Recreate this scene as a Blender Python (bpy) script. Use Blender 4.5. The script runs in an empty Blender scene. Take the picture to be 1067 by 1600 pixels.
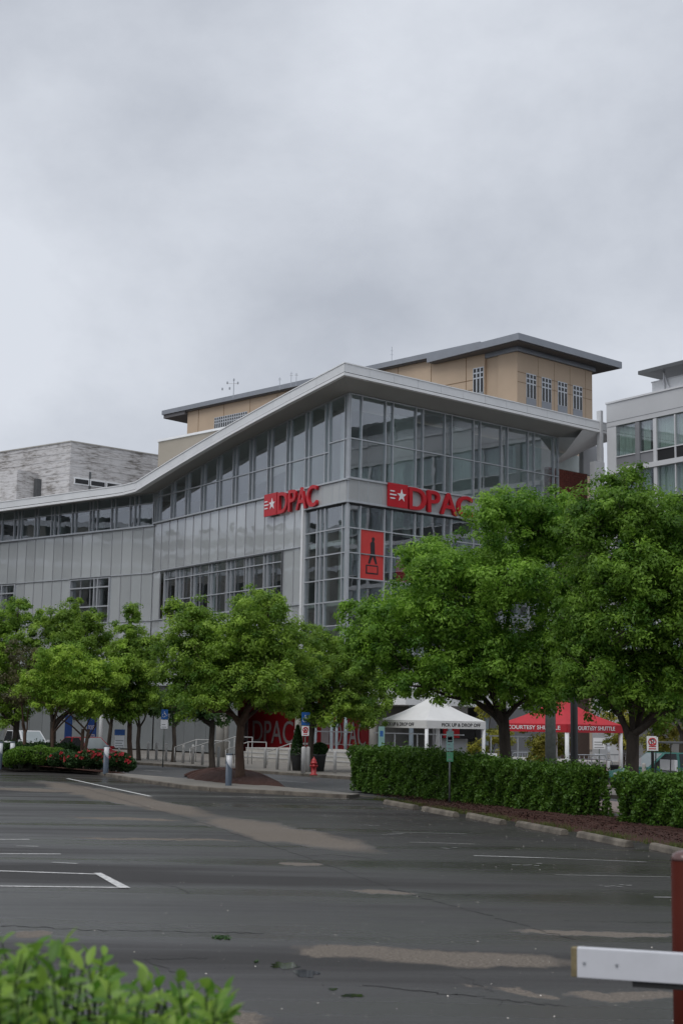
import bpy, bmesh, math, random
import numpy as np
from mathutils import Matrix, Vector
R_ = math.radians
scene = bpy.context.scene
C = scene.collection

# ------------------------------------------------------------------ camera
CAM_H, PITCH, ROLL, FPX = 2.4, R_(8.44), R_(1.0), 2223.0
cam_data = bpy.data.cameras.new('camera')
cam = bpy.data.objects.new('camera', cam_data); C.objects.link(cam)
cam_data.sensor_fit = 'HORIZONTAL'; cam_data.sensor_width = 24.0; cam_data.lens = 50.0
cam_data.clip_start = 0.1; cam_data.clip_end = 6000
cam.matrix_world = Matrix.Translation((0, 0, CAM_H)) @ Matrix.Rotation(R_(90) + PITCH, 4, 'X') @ Matrix.Rotation(ROLL, 4, 'Z')
cam_data.dof.use_dof = True; cam_data.dof.focus_distance = 85.0; cam_data.dof.aperture_fstop = 4.0
scene.camera = cam

# ------------------------------------------------------------------ overcast sky
world = bpy.data.worlds.new('World'); scene.world = world; world.use_nodes = True
SUN_EL, SUN_AZ = 58.0, 215.0          # azimuth clockwise from +Y: behind the camera, to its left
def build_world():
    nt = world.node_tree; nt.nodes.clear(); N = nt.nodes.new; L = nt.links.new
    out = N('ShaderNodeOutputWorld'); bg = N('ShaderNodeBackground'); bg.inputs['Strength'].default_value = 0.1
    sky = N('ShaderNodeTexSky'); sky.sky_type = 'NISHITA'; sky.sun_disc = False
    sky.sun_elevation = R_(SUN_EL); sky.sun_rotation = R_(SUN_AZ); sky.dust_density = 3.0
    tc = N('ShaderNodeTexCoord')
    mp = N('ShaderNodeMapping'); mp.inputs['Scale'].default_value = (1.0, 1.0, 1.35); mp.inputs['Location'].default_value = (3.1, 0.35, 1.7)
    n1 = N('ShaderNodeTexNoise'); n1.inputs['Scale'].default_value = 4.4; n1.inputs['Detail'].default_value = 7; n1.inputs['Roughness'].default_value = .58
    n1.inputs['Distortion'].default_value = .1
    n2 = N('ShaderNodeTexNoise'); n2.inputs['Scale'].default_value = 2.0; n2.inputs['Detail'].default_value = 2
    mx = N('ShaderNodeMath'); mx.operation = 'ADD'
    m2 = N('ShaderNodeMath'); m2.operation = 'MULTIPLY'; m2.inputs[1].default_value = .5
    cr = N('ShaderNodeValToRGB')
    cr.color_ramp.elements[0].position = .37; cr.color_ramp.elements[0].color = (4.5, 4.82, 5.45, 1)
    cr.color_ramp.elements[1].position = .60; cr.color_ramp.elements[1].color = (6.85, 7.2, 7.85, 1)
    mix = N('ShaderNodeMixRGB'); mix.inputs['Fac'].default_value = .95
    L(tc.outputs['Generated'], mp.inputs['Vector']); L(mp.outputs['Vector'], n1.inputs['Vector']); L(mp.outputs['Vector'], n2.inputs['Vector'])
    L(n1.outputs['Fac'], mx.inputs[0]); L(n2.outputs['Fac'], mx.inputs[1]); L(mx.outputs[0], m2.inputs[0]); L(m2.outputs[0], cr.inputs['Fac'])
    L(sky.outputs['Color'], mix.inputs['Color1']); L(cr.outputs['Color'], mix.inputs['Color2'])
    L(mix.outputs['Color'], bg.inputs['Color']); L(bg.outputs['Background'], out.inputs['Surface'])
build_world()
sd = bpy.data.lights.new('sun', 'SUN'); sd.energy = 1.3; sd.angle = R_(40); sd.color = (1.0, .97, .93)
sun = bpy.data.objects.new('sun', sd); C.objects.link(sun)
_az, _el = R_(SUN_AZ), R_(SUN_EL)
sun_dir = Vector((math.sin(_az) * math.cos(_el), math.cos(_az) * math.cos(_el), math.sin(_el)))
sun.rotation_euler = (-sun_dir).to_track_quat('-Z', 'Y').to_euler()
vs = scene.view_settings; vs.view_transform = 'Standard'; vs.look = 'None'; vs.exposure = 0.08; vs.gamma = 1.0; vs.use_curve_mapping = False
scene.cycles.max_bounces = 8; scene.cycles.transparent_max_bounces = 12; scene.cycles.caustics_reflective = False; scene.cycles.caustics_refractive = False

# ------------------------------------------------------------------ surveying helpers (photo pixel -> place)
_fw = np.array([0, math.cos(PITCH), math.sin(PITCH)]); _u0 = np.array([0, -math.sin(PITCH), math.cos(PITCH)]); _r0 = np.array([1., 0, 0])
_rt = math.cos(ROLL) * _r0 + math.sin(ROLL) * _u0; _up = -math.sin(ROLL) * _r0 + math.cos(ROLL) * _u0
_C = np.array([0, 0, CAM_H])
def _ray(x, y): return _fw + (x - 533.5) / FPX * _rt - (y - 800) / FPX * _up
def G(x, y, z=0.0):
    d = _ray(x, y); return _C + d * (z - CAM_H) / d[2]
def at(x, y, Y):
    d = _ray(x, y); return _C + d * Y / d[1]

# ------------------------------------------------------------------ materials
M = {}
def lin(r, g, b):
    f = lambda c: (c / 255 / 12.92) if c <= 10 else ((c / 255 + .055) / 1.055) ** 2.4
    return (f(r), f(g), f(b))
def mat(name, col, rough=.6, var=.15, scale=3.0, metal=0.0, bump=0.0, bscale=40.0, spec=.5, stretch=(1, 1, 1), objvar=0.0, trans=0.0, coord='Object', attr=None, col2=None):
    m = bpy.data.materials.new(name); m.use_nodes = True; nt = m.node_tree; N = nt.nodes.new; L = nt.links.new
    b = nt.nodes['Principled BSDF']; b.inputs['Roughness'].default_value = rough; b.inputs['Metallic'].default_value = metal
    b.inputs['Specular IOR Level'].default_value = spec
    tc = N('ShaderNodeTexCoord'); mp = N('ShaderNodeMapping'); mp.inputs['Scale'].default_value = stretch
    L(tc.outputs[coord], mp.inputs['Vector'])
    if coord == 'Object':     # keep the grain in metres, whatever the object's scale
        geo = N('ShaderNodeNewGeometry'); L(geo.outputs['Position'], mp.inputs['Vector'])
    n = N('ShaderNodeTexNoise'); n.inputs['Scale'].default_value = scale; n.inputs['Detail'].default_value = 6; n.inputs['Roughness'].default_value = .6
    L(mp.outputs['Vector'], n.inputs['Vector'])
    mr = N('ShaderNodeMapRange'); mr.inputs['From Min'].default_value = .3; mr.inputs['From Max'].default_value = .7
    mr.inputs['To Min'].default_value = 1 - var; mr.inputs['To Max'].default_value = 1 + var
    L(n.outputs['Fac'], mr.inputs['Value'])
    val = mr.outputs['Result']
    if objvar:
        oi = N('ShaderNodeObjectInfo'); m2 = N('ShaderNodeMapRange'); m2.inputs['To Min'].default_value = 1 - objvar; m2.inputs['To Max'].default_value = 1 + objvar
        L(oi.outputs['Random'], m2.inputs['Value']); mm = N('ShaderNodeMath'); mm.operation = 'MULTIPLY'; L(val, mm.inputs[0]); L(m2.outputs['Result'], mm.inputs[1]); val = mm.outputs[0]
    base = N('ShaderNodeVectorMath'); base.operation = 'SCALE'; base.inputs[0].default_value = col
    L(val, base.inputs['Scale'])
    if attr:
        at_ = N('ShaderNodeAttribute'); at_.attribute_name = attr
        mxn = N('ShaderNodeMixRGB'); mxn.inputs['Color1'].default_value = (*col, 1); mxn.inputs['Color2'].default_value = (*col2, 1)
        L(at_.outputs['Fac'], mxn.inputs['Fac']); L(mxn.outputs['Color'], base.inputs[0])
    L(base.outputs['Vector'], b.inputs['Base Color'])
    if bump:
        n3 = N('ShaderNodeTexNoise'); n3.inputs['Scale'].default_value = bscale; n3.inputs['Detail'].default_value = 4
        L(mp.outputs['Vector'], n3.inputs['Vector'])
        bp = N('ShaderNodeBump'); bp.inputs['Strength'].default_value = bump; bp.inputs['Distance'].default_value = .02
        L(n3.outputs['Fac'], bp.inputs['Height']); L(bp.outputs['Normal'], b.inputs['Normal'])
    if trans:
        tr = N('ShaderNodeBsdfTranslucent'); L(base.outputs['Vector'], tr.inputs['Color'])
        ms = N('ShaderNodeMixShader'); ms.inputs['Fac'].default_value = trans
        L(b.outputs['BSDF'], ms.inputs[1]); L(tr.outputs['BSDF'], ms.inputs[2]); L(ms.outputs['Shader'], nt.nodes['Material Output'].inputs['Surface'])
    M[name] = m; return m

def glass(name, tint, refl, rough=.01, wav=.0, frit=None):
    m = bpy.data.materials.new(name); m.use_nodes = True; nt = m.node_tree; N = nt.nodes.new; L = nt.links.new
    nt.nodes.remove(nt.nodes['Principled BSDF'])
    tr = N('ShaderNodeBsdfTransparent'); tr.inputs['Color'].default_value = (*tint, 1)
    gl = N('ShaderNodeBsdfGlossy'); gl.inputs['Roughness'].default_value = rough; gl.inputs['Color'].default_value = (.88, .88, .94, 1)
    lw = N('ShaderNodeLayerWeight'); lw.inputs['Blend'].default_value = .5; fr = N('ShaderNodeMath'); fr.operation = 'POWER'; fr.inputs[1].default_value = 5.0; L(lw.outputs['Facing'], fr.inputs[0])   # Schlick, both faces alike
    ma = N('ShaderNodeMath'); ma.operation = 'MULTIPLY_ADD'; ma.inputs[1].default_value = 1.3; ma.inputs[2].default_value = refl; ma.use_clamp = True
    L(fr.outputs[0], ma.inputs[0])
    body = tr
    if frit:      # ceramic dots printed on the sheet: part of the light is scattered, part passes
        df = N('ShaderNodeBsdfDiffuse'); oi = N('ShaderNodeObjectInfo'); vm = N('ShaderNodeMapRange'); vm.inputs['To Min'].default_value = .88; vm.inputs['To Max'].default_value = 1.12; L(oi.outputs['Random'], vm.inputs['Value'])
        sv = N('ShaderNodeVectorMath'); sv.operation = 'SCALE'; sv.inputs[0].default_value = frit; L(vm.outputs['Result'], sv.inputs['Scale']); L(sv.outputs['Vector'], df.inputs['Color'])
        body = N('ShaderNodeMixShader'); body.inputs['Fac'].default_value = .50; L(tr.outputs['BSDF'], body.inputs[1]); L(df.outputs['BSDF'], body.inputs[2])
    ms = N('ShaderNodeMixShader'); L(ma.outputs[0], ms.inputs['Fac']); L(body.outputs[0], ms.inputs[1]); L(gl.outputs['BSDF'], ms.inputs[2])
    L(ms.outputs['Shader'], nt.nodes['Material Output'].inputs['Surface'])
    # each pane sits a hair out of true, and the sheet is faintly wavy
    geo = N('ShaderNodeNewGeometry'); no = N('ShaderNodeTexNoise'); no.inputs['Scale'].default_value = .9; no.inputs['Detail'].default_value = 1.5
    L(geo.outputs['Position'], no.inputs['Vector'])
    bp = N('ShaderNodeBump'); bp.inputs['Strength'].default_value = wav; bp.inputs['Distance'].default_value = .03
    L(no.outputs['Fac'], bp.inputs['Height']); L(bp.outputs['Normal'], gl.inputs['Normal'])
    M[name] = m; return m

glass('glass', (.88, .93, .92), .17, .01, .13)
glass('car_glass', (.25, .3, .3), .08, .01, .0)
glass('frost', (.88, .92, .915), .13, .015, .28, (.74, .77, .785))
mat('ground_glass', (.20, .215, .22), .10, .12, .3, spec=.8, objvar=.15)
mat('band_panel', (.42, .435, .44), .28, .08, .5, objvar=.06)
mat('alu', (.52, .545, .575), .38, .06, 2, metal=.35)
mat('fin_grey', (.34, .35, .37), .4, .06, 2, metal=.2)
mat('alu_dark', (.10, .105, .11), .4, .1, 2, metal=.2)
mat('roof_white', (.74, .755, .77), .42, .05, .8, objvar=.02)
mat('roof_lip', (.82, .83, .84), .4, .04, .8)
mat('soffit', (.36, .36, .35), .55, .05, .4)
mat('gasket_and_shade', (.02, .02, .022), .6, .1, 3)  # dark joint colour, also the shade painted in under the sign band
mat('sign_red', (.52, .012, .022), .35, .05, 2)
mat('sign_white', (.80, .81, .83), .45, .03, 3)
mat('sign_grey_text', (.34, .30, .30), .5, .05, 3)
mat('wall_red', (.30, .012, .018), .35, .08, 1)
mat('poster_red', (.62, .055, .05), .5, .05, 2)
mat('poster_dark', (.025, .022, .026), .5, .1, 2)
mat('interior_grey', (.60, .61, .60), .8, .12, .25)
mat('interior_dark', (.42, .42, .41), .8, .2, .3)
mat('interior_green', (.52, .565, .545), .8, .25, .3)
mat('concrete', (.40, .385, .355), .8, .12, 1.5, bump=.2, bscale=60)
mat('kerb', (.135, .118, .096), .9, .55, 2.2, bump=.5, bscale=35)
mat('paving', (.20, .185, .165), .75, .15, .9, bump=.2, bscale=30)
mat('paving_pink', (.42, .33, .29), .75, .12, 1.1, bump=.2, bscale=30)
mat('street', (.075, .075, .078), .5, .2, .5, bump=.3, bscale=70)
mat('paint', (.52, .52, .51), .6, .45, 11)
mat('paint_worn', (.30, .30, .295), .6, .5, 14)
mat('crack', (.012, .012, .012), .8, .2, 9)
mat('mulch', (.048, .018, .012), .95, .55, 22, bump=1.0, bscale=45)
mat('tan', (.55, .425, .31), .85, .07, .25, bump=.1, bscale=12, objvar=.03)
mat('tan_joint', (.24, .155, .09), .9, .1, 1)
mat('grey_metal', (.27, .29, .325), .45, .07, .6, metal=.2)
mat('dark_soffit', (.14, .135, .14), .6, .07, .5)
mat('taupe', (.36, .325, .27), .85, .07, .4)
mat('hotel_grey', (.52, .53, .545), .75, .05, .3)
mat('hotel_light', (.62, .63, .65), .6, .05, .5)
mat('hotel_mid', (.23, .235, .25), .6, .06, .8)
mat('curtain', (.62, .72, .66), .9, .18, 2.2, stretch=(6, 6, .3), trans=.2)
mat('brick_red', (.19, .052, .036), .85, .2, 3)
mat('olive_brick', (.27, .25, .22), .85, .35, .25)
mat('mortar', (.17, .12, .10), .9, .1, 3)
mat('white_paint', (.74, .75, .76), .45, .05, 4)
mat('shaded_white', (.42, .42, .415), .55, .12, 5)  # white paint with the shade of the trees put into its colour
mat('canvas_white', (.76, .76, .75), .7, .05, 1.5, trans=.12)
mat('canvas_red', (.50, .022, .035), .65, .08, 1.5, trans=.1)
mat('steel', (.42, .44, .47), .35, .1, 5, metal=.7)
mat('pale_blue_steel', (.36, .43, .48), .5, .08, 4)
mat('slate_blue', (.075, .10, .135), .45, .12, 5)
mat('black', (.014, .014, .016), .5, .2, 5)
mat('rubber', (.02, .02, .02), .8, .2, 8)
mat('hydrant_red', (.34, .015, .018), .4, .12, 8)
mat('sign_blue', (.012, .10, .36), .4, .05, 5)
mat('poster_blue', (.008, .03, .12), .4, .1, 3)
mat('sign_teal', (.25, .42, .40), .4, .08, 5)
mat('sign_green', (.08, .30, .16), .4, .08, 5)
mat('post_steel', (.16, .18, .17), .5, .2, 9, metal=.4)
mat('pot', (.045, .047, .05), .6, .15, 4)
mat('bark', (.055, .043, .034), .95, .35, 9, bump=.8, bscale=30, stretch=(1, 1, .3))
mat('bark_brown', (.085, .052, .036), .95, .3, 9, bump=.8, bscale=30, stretch=(1, 1, .3))
mat('twig', (.06, .045, .03), .9, .3, 9)
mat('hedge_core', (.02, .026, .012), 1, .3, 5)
mat('car_red', (.30, .012, .02), .25, .05, 2)
mat('car_black', (.012, .013, .015), .25, .05, 2)
mat('car_teal', (.03, .14, .12), .25, .05, 2)
mat('car_white', (.6, .61, .62), .3, .05, 2)
mat('lamp_clear', (.55, .56, .58), .15, .05, 3)
mat('gate_post_red', (.060, .0085, .004), .6, .15, 2.5, spec=.12)
mat('gate_cap', (.10, .05, .045), .22, .15, 9, spec=.6)
mat('gate_white', (.62, .63, .67), .38, .05, 6)
mat('gate_end', (.21, .17, .09), .8, .25, 14)
mat('tape', (.45, .46, .50), .5, .05, 6)
mat('petal', (.62, .58, .52), .8, .1, 3)
mat('rose', (.36, .014, .022), .6, .2, 20, trans=.2)
def leafmat(name, dark, light, tr=.38, rough=.5): mat(name, dark, rough, .18, 1.2, spec=.35, trans=tr, attr='tint', col2=light, objvar=.14)
leafmat('leaf_big', (.070, .175, .017), (.31, .52, .068), .48)
leafmat('leaf_mid', (.085, .185, .020), (.37, .55, .078), .48)
leafmat('leaf_yellow', (.125, .255, .02), (.44, .62, .085), .45)
leafmat('leaf_brown', (.07, .07, .03), (.19, .18, .08))
leafmat('leaf_street', (.055, .125, .036), (.16, .28, .08), .42)
leafmat('leaf_gold', (.15, .175, .024), (.40, .36, .06), .42)
leafmat('leaf_hedge', (.045, .115, .014), (.17, .31, .040), .35)
leafmat('leaf_shrub', (.065, .17, .018), (.25, .42, .055), .4)
leafmat('leaf_rose', (.025, .065, .02), (.075, .15, .045))
leafmat('leaf_near', (.07, .20, .018), (.30, .46, .075), .45, .4)
leafmat('grass_blade', (.05, .075, .015), (.14, .16, .04))

def stone_material():
    m = mat('stone', (.37, .365, .365), .9, .18, .35)
    nt = m.node_tree; N = nt.nodes.new; L = nt.links.new; b = nt.nodes['Principled BSDF']
    geo = N('ShaderNodeNewGeometry'); mp = N('ShaderNodeMapping'); mp.inputs['Scale'].default_value = (.9, .9, 5.0); L(geo.outputs['Position'], mp.inputs['Vector'])
    n = N('ShaderNodeTexNoise'); n.inputs['Scale'].default_value = 1.2; n.inputs['Detail'].default_value = 8; n.inputs['Roughness'].default_value = .72; L(mp.outputs['Vector'], n.inputs['Vector'])
    mp2 = N('ShaderNodeMapping'); mp2.inputs['Scale'].default_value = (.5, .5, .16); L(geo.outputs['Position'], mp2.inputs['Vector'])
    n2 = N('ShaderNodeTexNoise'); n2.inputs['Scale'].default_value = 1.0; n2.inputs['Detail'].default_value = 5; L(mp2.outputs['Vector'], n2.inputs['Vector'])
    ad = N('ShaderNodeMath'); ad.operation = 'MULTIPLY_ADD'; ad.inputs[1].default_value = .45; L(n2.outputs['Fac'], ad.inputs[0]); L(n.outputs['Fac'], ad.inputs[2])
    cr = N('ShaderNodeValToRGB'); e = cr.color_ramp.elements
    e[0].position = .58; e[0].color = (.21, .195, .18, 1); e[1].position = .78; e[1].color = (.56, .55, .55, 1)
    k = cr.color_ramp.elements.new(.68); k.color = (.42, .405, .40, 1)
    L(ad.outputs[0], cr.inputs['Fac']); L(cr.outputs['Color'], b.inputs['Base Color'])
stone_material()

# wet asphalt with drying patches: patches are stains with places of their own on the lot
DRY = []   # (px, py, half length px, half height px) read off the photograph, laid on the ground
for (x0, y0, x1, y1, w) in [(70, 1222, 330, 1278, .85), (330, 1278, 560, 1330, .95), (470, 1482, 640, 1497, .42), (560, 1497, 890, 1503, .50), (120, 1277, 270, 1283, .40),
        (430, 1349, 500, 1351, .25), (545, 1394, 655, 1398, .20), (905, 1553, 1060, 1556, .22), (770, 1545, 880, 1560, .12), (330, 1590, 420, 1600, .25),
        (0, 1232, 110, 1238, .9), (0, 1460, 70, 1464, .2), (120, 1310, 370, 1314, .22), (800, 1455, 1060, 1462, .22), (560, 1242, 600, 1247, .3)]:
    a = G(x0, y0); b_ = G(x1, y1); c = (a + b_) / 2; d = b_ - a
    DRY.append((c[0], c[1], math.hypot(d[0], d[1]) / 2, w, math.atan2(d[1], d[0])))
def asphalt_material():
    m = bpy.data.materials.new('asphalt'); m.use_nodes = True; nt = m.node_tree; N = nt.nodes.new; L = nt.links.new; b = nt.nodes['Principled BSDF']
    geo = N('ShaderNodeNewGeometry'); P = geo.outputs['Position']
    def noise(scale, detail, stretch=(1, 1, 1), rough=.6):
        mp = N('ShaderNodeMapping'); mp.inputs['Scale'].default_value = stretch; L(P, mp.inputs['Vector'])
        n = N('ShaderNodeTexNoise'); n.inputs['Scale'].default_value = scale; n.inputs['Detail'].default_value = detail; n.inputs['Roughness'].default_value = rough
        L(mp.outputs['Vector'], n.inputs['Vector']); return n
    def rng(sock, a, b0, c, d):
        r = N('ShaderNodeMapRange'); r.inputs['From Min'].default_value = a; r.inputs['From Max'].default_value = b0
        r.inputs['To Min'].default_value = c; r.inputs['To Max'].default_value = d; L(sock, r.inputs['Value']); return r.outputs['Result']
    def math_(op, a, b0):
        k = N('ShaderNodeMath'); k.operation = op
        for i, v in enumerate((a, b0)):
            if isinstance(v, (int, float)): k.inputs[i].default_value = v
            else: L(v, k.inputs[i])
        return k.outputs[0]
    # warp so the patch outlines are ragged
    wn = noise(.9, 6, (1, .45, 1), .65)
    wv = N('ShaderNodeVectorMath'); wv.operation = 'SUBTRACT'; L(wn.outputs['Color'], wv.inputs[0]); wv.inputs[1].default_value = (.5, .5, .5)
    ws = N('ShaderNodeVectorMath'); ws.operation = 'MULTIPLY'; L(wv.outputs['Vector'], ws.inputs[0]); ws.inputs[1].default_value = (1.6, 1.6, 0)
    wp = N('ShaderNodeVectorMath'); wp.operation = 'ADD'; L(P, wp.inputs[0]); L(ws.outputs['Vector'], wp.inputs[1])
    dry = None
    for (cx, cy, l, w, a) in DRY:
        mp = N('ShaderNodeMapping'); mp.vector_type = 'TEXTURE'; mp.inputs['Location'].default_value = (cx, cy, 0); mp.inputs['Rotation'].default_value = (0, 0, a); mp.inputs['Scale'].default_value = (l, w, 1000)
        L(wp.outputs['Vector'], mp.inputs['Vector'])
        ln = N('ShaderNodeVectorMath'); ln.operation = 'LENGTH'; L(mp.outputs['Vector'], ln.inputs[0])
        v = rng(ln.outputs['Value'], 1.17, .83, 0, 1)
        dry = v if dry is None else math_('MAXIMUM', dry, v)
    fine = noise(95, 3); grit = noise(28, 4); big = noise(.35, 5, (.35, 1.3, 1)); streak = noise(.30, 5, (.16, 1.25, 1), .55)
    wet = rng(streak.outputs['Fac'], .38, .62, 0, 1)
    # colour
    col = N('ShaderNodeMixRGB'); col.inputs['Color1'].default_value = (.021, .019, .018, 1); col.inputs['Color2'].default_value = (.054, .051, .050, 1)
    oil = noise(.8, 3, (1, 1, 1)); oilv = rng(oil.outputs['Fac'], .60, .72, 1, .55)
    L(math_('MULTIPLY', math_('ADD', math_('MULTIPLY', rng(streak.outputs['Fac'], .38, .62, 0, 1), .72), math_('MULTIPLY', rng(big.outputs['Fac'], .35, .65, 0, 1), .28)), oilv), col.inputs['Fac'])
    c2 = N('ShaderNodeMixRGB'); L(col.outputs['Color'], c2.inputs['Color1']); c2.inputs['Color2'].default_value = (.150, .130, .110, 1); L(dry, c2.inputs['Fac'])
    sp = N('ShaderNodeVectorMath'); sp.operation = 'SCALE'; L(c2.outputs['Color'], sp.inputs[0])
    L(math_('MULTIPLY', rng(fine.outputs['Fac'], .3, .7, .45, 1.55), rng(grit.outputs['Fac'], .3, .7, .58, 1.42)), sp.inputs['Scale'])
    L(sp.outputs['Vector'], b.inputs['Base Color'])
    rw = rng(wet, 0, 1, .62, .17)
    r2 = N('ShaderNodeMixRGB'); L(rw, r2.inputs['Color1']); r2.inputs['Color2'].default_value = (.85, .85, .85, 1); L(dry, r2.inputs['Fac'])
    L(r2.outputs['Color'], b.inputs['Roughness'])
    sl0 = rng(wet, 0, 1, .28, .62); sl = math_('MULTIPLY', sl0, rng(dry, 0, 1, 1, .35)); L(sl, b.inputs['Specular IOR Level'])
    bp = N('ShaderNodeBump'); bp.inputs['Strength'].default_value = .5; bp.inputs['Distance'].default_value = .006
    L(fine.outputs['Fac'], bp.inputs['Height']); L(bp.outputs['Normal'], b.inputs['Normal'])
    M['asphalt'] = m
asphalt_material()
mw = mat('puddle', (.016, .016, .018), .05, .1, 3, spec=.6)

# ------------------------------------------------------------------ mesh helpers
class MB:
    def __init__(s): s.v = []; s.f = []
    def box(s, a, b):
        i = len(s.v); (x0, y0, z0), (x1, y1, z1) = a, b
        s.v += [(x0, y0, z0), (x1, y0, z0), (x1, y1, z0), (x0, y1, z0), (x0, y0, z1), (x1, y0, z1), (x1, y1, z1), (x0, y1, z1)]
        s.f += [tuple(i + k for k in q) for q in ((0, 3, 2, 1), (4, 5, 6, 7), (0, 1, 5, 4), (1, 2, 6, 5), (2, 3, 7, 6), (3, 0, 4, 7))]; return s
    def prism(s, pts, ext):                  # planar polygon extruded by vector ext
        i = len(s.v); n = len(pts); e = np.array(ext)
        s.v += [tuple(p) for p in pts] + [tuple(np.array(p) + e) for p in pts]
        s.f += [tuple(range(i, i + n))[::-1], tuple(range(i + n, i + 2 * n))] + [(i + k, i + (k + 1) % n, i + n + (k + 1) % n, i + n + k) for k in range(n)]; return s
    def quad(s, *p):
        i = len(s.v); s.v += [tuple(q) for q in p]; s.f.append(tuple(range(i, i + len(p)))); return s
    def tube(s, pts, rad, n=8, cap=True):
        pts = [Vector(p) for p in pts]; rad = rad if hasattr(rad, '__len__') else [rad] * len(pts); rings = []
        for k, p in enumerate(pts):
            d = (pts[min(k + 1, len(pts) - 1)] - pts[max(k - 1, 0)]).normalized()
            a = d.cross(Vector((0, 0, 1)) if abs(d.z) < .95 else Vector((1, 0, 0))).normalized(); b = d.cross(a)
            i = len(s.v); rings.append(i)
            for j in range(n):
                t = 2 * math.pi * j / n; q = p + (a * math.cos(t) + b * math.sin(t)) * rad[k]; s.v.append(tuple(q))
        for r0, r1 in zip(rings, rings[1:]):
            for j in range(n): s.f.append((r0 + j, r0 + (j + 1) % n, r1 + (j + 1) % n, r1 + j))
        if cap: s.f.append(tuple(rings[0] + j for j in range(n))); s.f.append(tuple(rings[-1] + j for j in range(n))[::-1])
        return s
    def lathe(s, prof, n=16, o=(0, 0, 0)):
        return s.tube([(o[0], o[1], o[2] + z) for r, z in prof], [max(r, .001) for r, z in prof], n)
    def build(s, name, m, parent=None, smooth=False, bevel=0.0):
        me = bpy.data.meshes.new(name); me.from_pydata(s.v, [], s.f); me.materials.append(M[m] if isinstance(m, str) else m)
        bm = bmesh.new(); bm.from_mesh(me); bmesh.ops.recalc_face_normals(bm, faces=bm.faces)
        if bevel: bmesh.ops.bevel(bm, geom=bm.edges[:], offset=bevel, segments=2, affect='EDGES', profile=.6)
        bm.to_mesh(me); bm.free()
        if smooth: me.polygons.foreach_set('use_smooth', [True] * len(me.polygons)); 
        o = bpy.data.objects.new(name, me); C.objects.link(o)
        if parent is not None: put(o, parent)
        return o
def put(o, parent, world=True):
    o.parent = parent
    if world:
        p = parent; mw_ = Matrix.Identity(4)
        while p is not None: mw_ = p.matrix_basis @ mw_; p = p.parent
        o.matrix_basis = mw_.inverted() @ o.matrix_basis
    return o
def tag(o, label=None, cat=None, group=None, kind=None):
    if label: o['label'] = label
    if cat: o['category'] = cat
    if group: o['group'] = group
    if kind: o['kind'] = kind
    return o
def empty(name, loc, label=None, cat=None, group=None, rz=0.0):
    o = bpy.data.objects.new(name, None); C.objects.link(o); o.location = loc; o.rotation_euler = (0, 0, rz); o.empty_display_size = .3
    return tag(o, label, cat, group)
def copy_tree(o, parent=None):
    c = o.copy(); C.objects.link(c); c.parent = parent
    for ch in list(o.children): copy_tree(ch, c)
    return c
_unit = {}
def unit(m):
    if m not in _unit:
        me = bpy.data.meshes.new('box_' + m); b = MB().box((-.5, -.5, -.5), (.5, .5, .5)); me.from_pydata(b.v, [], b.f); me.materials.append(M[m]); _unit[m] = me
    return _unit[m]
class Fac:
    """a vertical wall plane: u runs to the right seen from outside, d goes into the building, z up"""
    def __init__(s, root, x, y, th): s.root, s.o, s.th = root, np.array([x, y]), th; s.u = np.array([math.cos(th), math.sin(th)]); s.n = np.array([-math.sin(th), math.cos(th)])
    def p(s, u, d, z): q = s.o + s.u * u + s.n * d; return (q[0], q[1], z)
    def box(s, name, u0, u1, z0, z1, d0, d1, m, parent=None):
        o = bpy.data.objects.new(name, unit(m)); C.objects.link(o)
        o.location = s.p((u0 + u1) / 2, (d0 + d1) / 2, (z0 + z1) / 2); o.rotation_euler = (0, 0, s.th); o.scale = (abs(u1 - u0), abs(d1 - d0), abs(z1 - z0))
        return put(o, parent or s.root)
    def poly(s, name, uz, d0, d1, m, parent=None):
        a = [s.p(u, d0, z) for u, z in uz]; e = np.append(s.n * (d1 - d0), 0)
        return MB().prism(a, e).build(name, m, parent or s.root)
    def text(s, name, body, u, z, size, d, m, ext=.02, off=0.0, parent=None, width=None, align='LEFT'):
        cu = bpy.data.curves.new('t', 'FONT'); cu.body = body; cu.size = size; cu.extrude = ext; cu.offset = off; cu.align_x = align; cu.resolution_u = 4
        t = bpy.data.objects.new('t', cu); C.objects.link(t); bpy.context.view_layer.update()
        me = bpy.data.meshes.new_from_object(t.evaluated_get(bpy.context.evaluated_depsgraph_get())); bpy.data.objects.remove(t); bpy.data.curves.remove(cu)
        me.materials.clear(); me.materials.append(M[m]); o = bpy.data.objects.new(name, me); C.objects.link(o)
        sx = 1.0
        if width:
            xs = [v.co.x for v in me.vertices]; sx = width / (max(xs) - min(xs))
        o.matrix_basis = Matrix.Translation(s.p(u, d, z)) @ Matrix.Rotation(s.th, 4, 'Z') @ Matrix.Rotation(R_(90), 4, 'X') @ Matrix.Scale(sx, 4, (1, 0, 0))
        return put(o, parent or s.root)
def az_u(az, flip=False):                     # wall running away along compass az; returns the angle of its u axis
    a = R_(90 - az); return a + math.pi if flip else a

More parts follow.
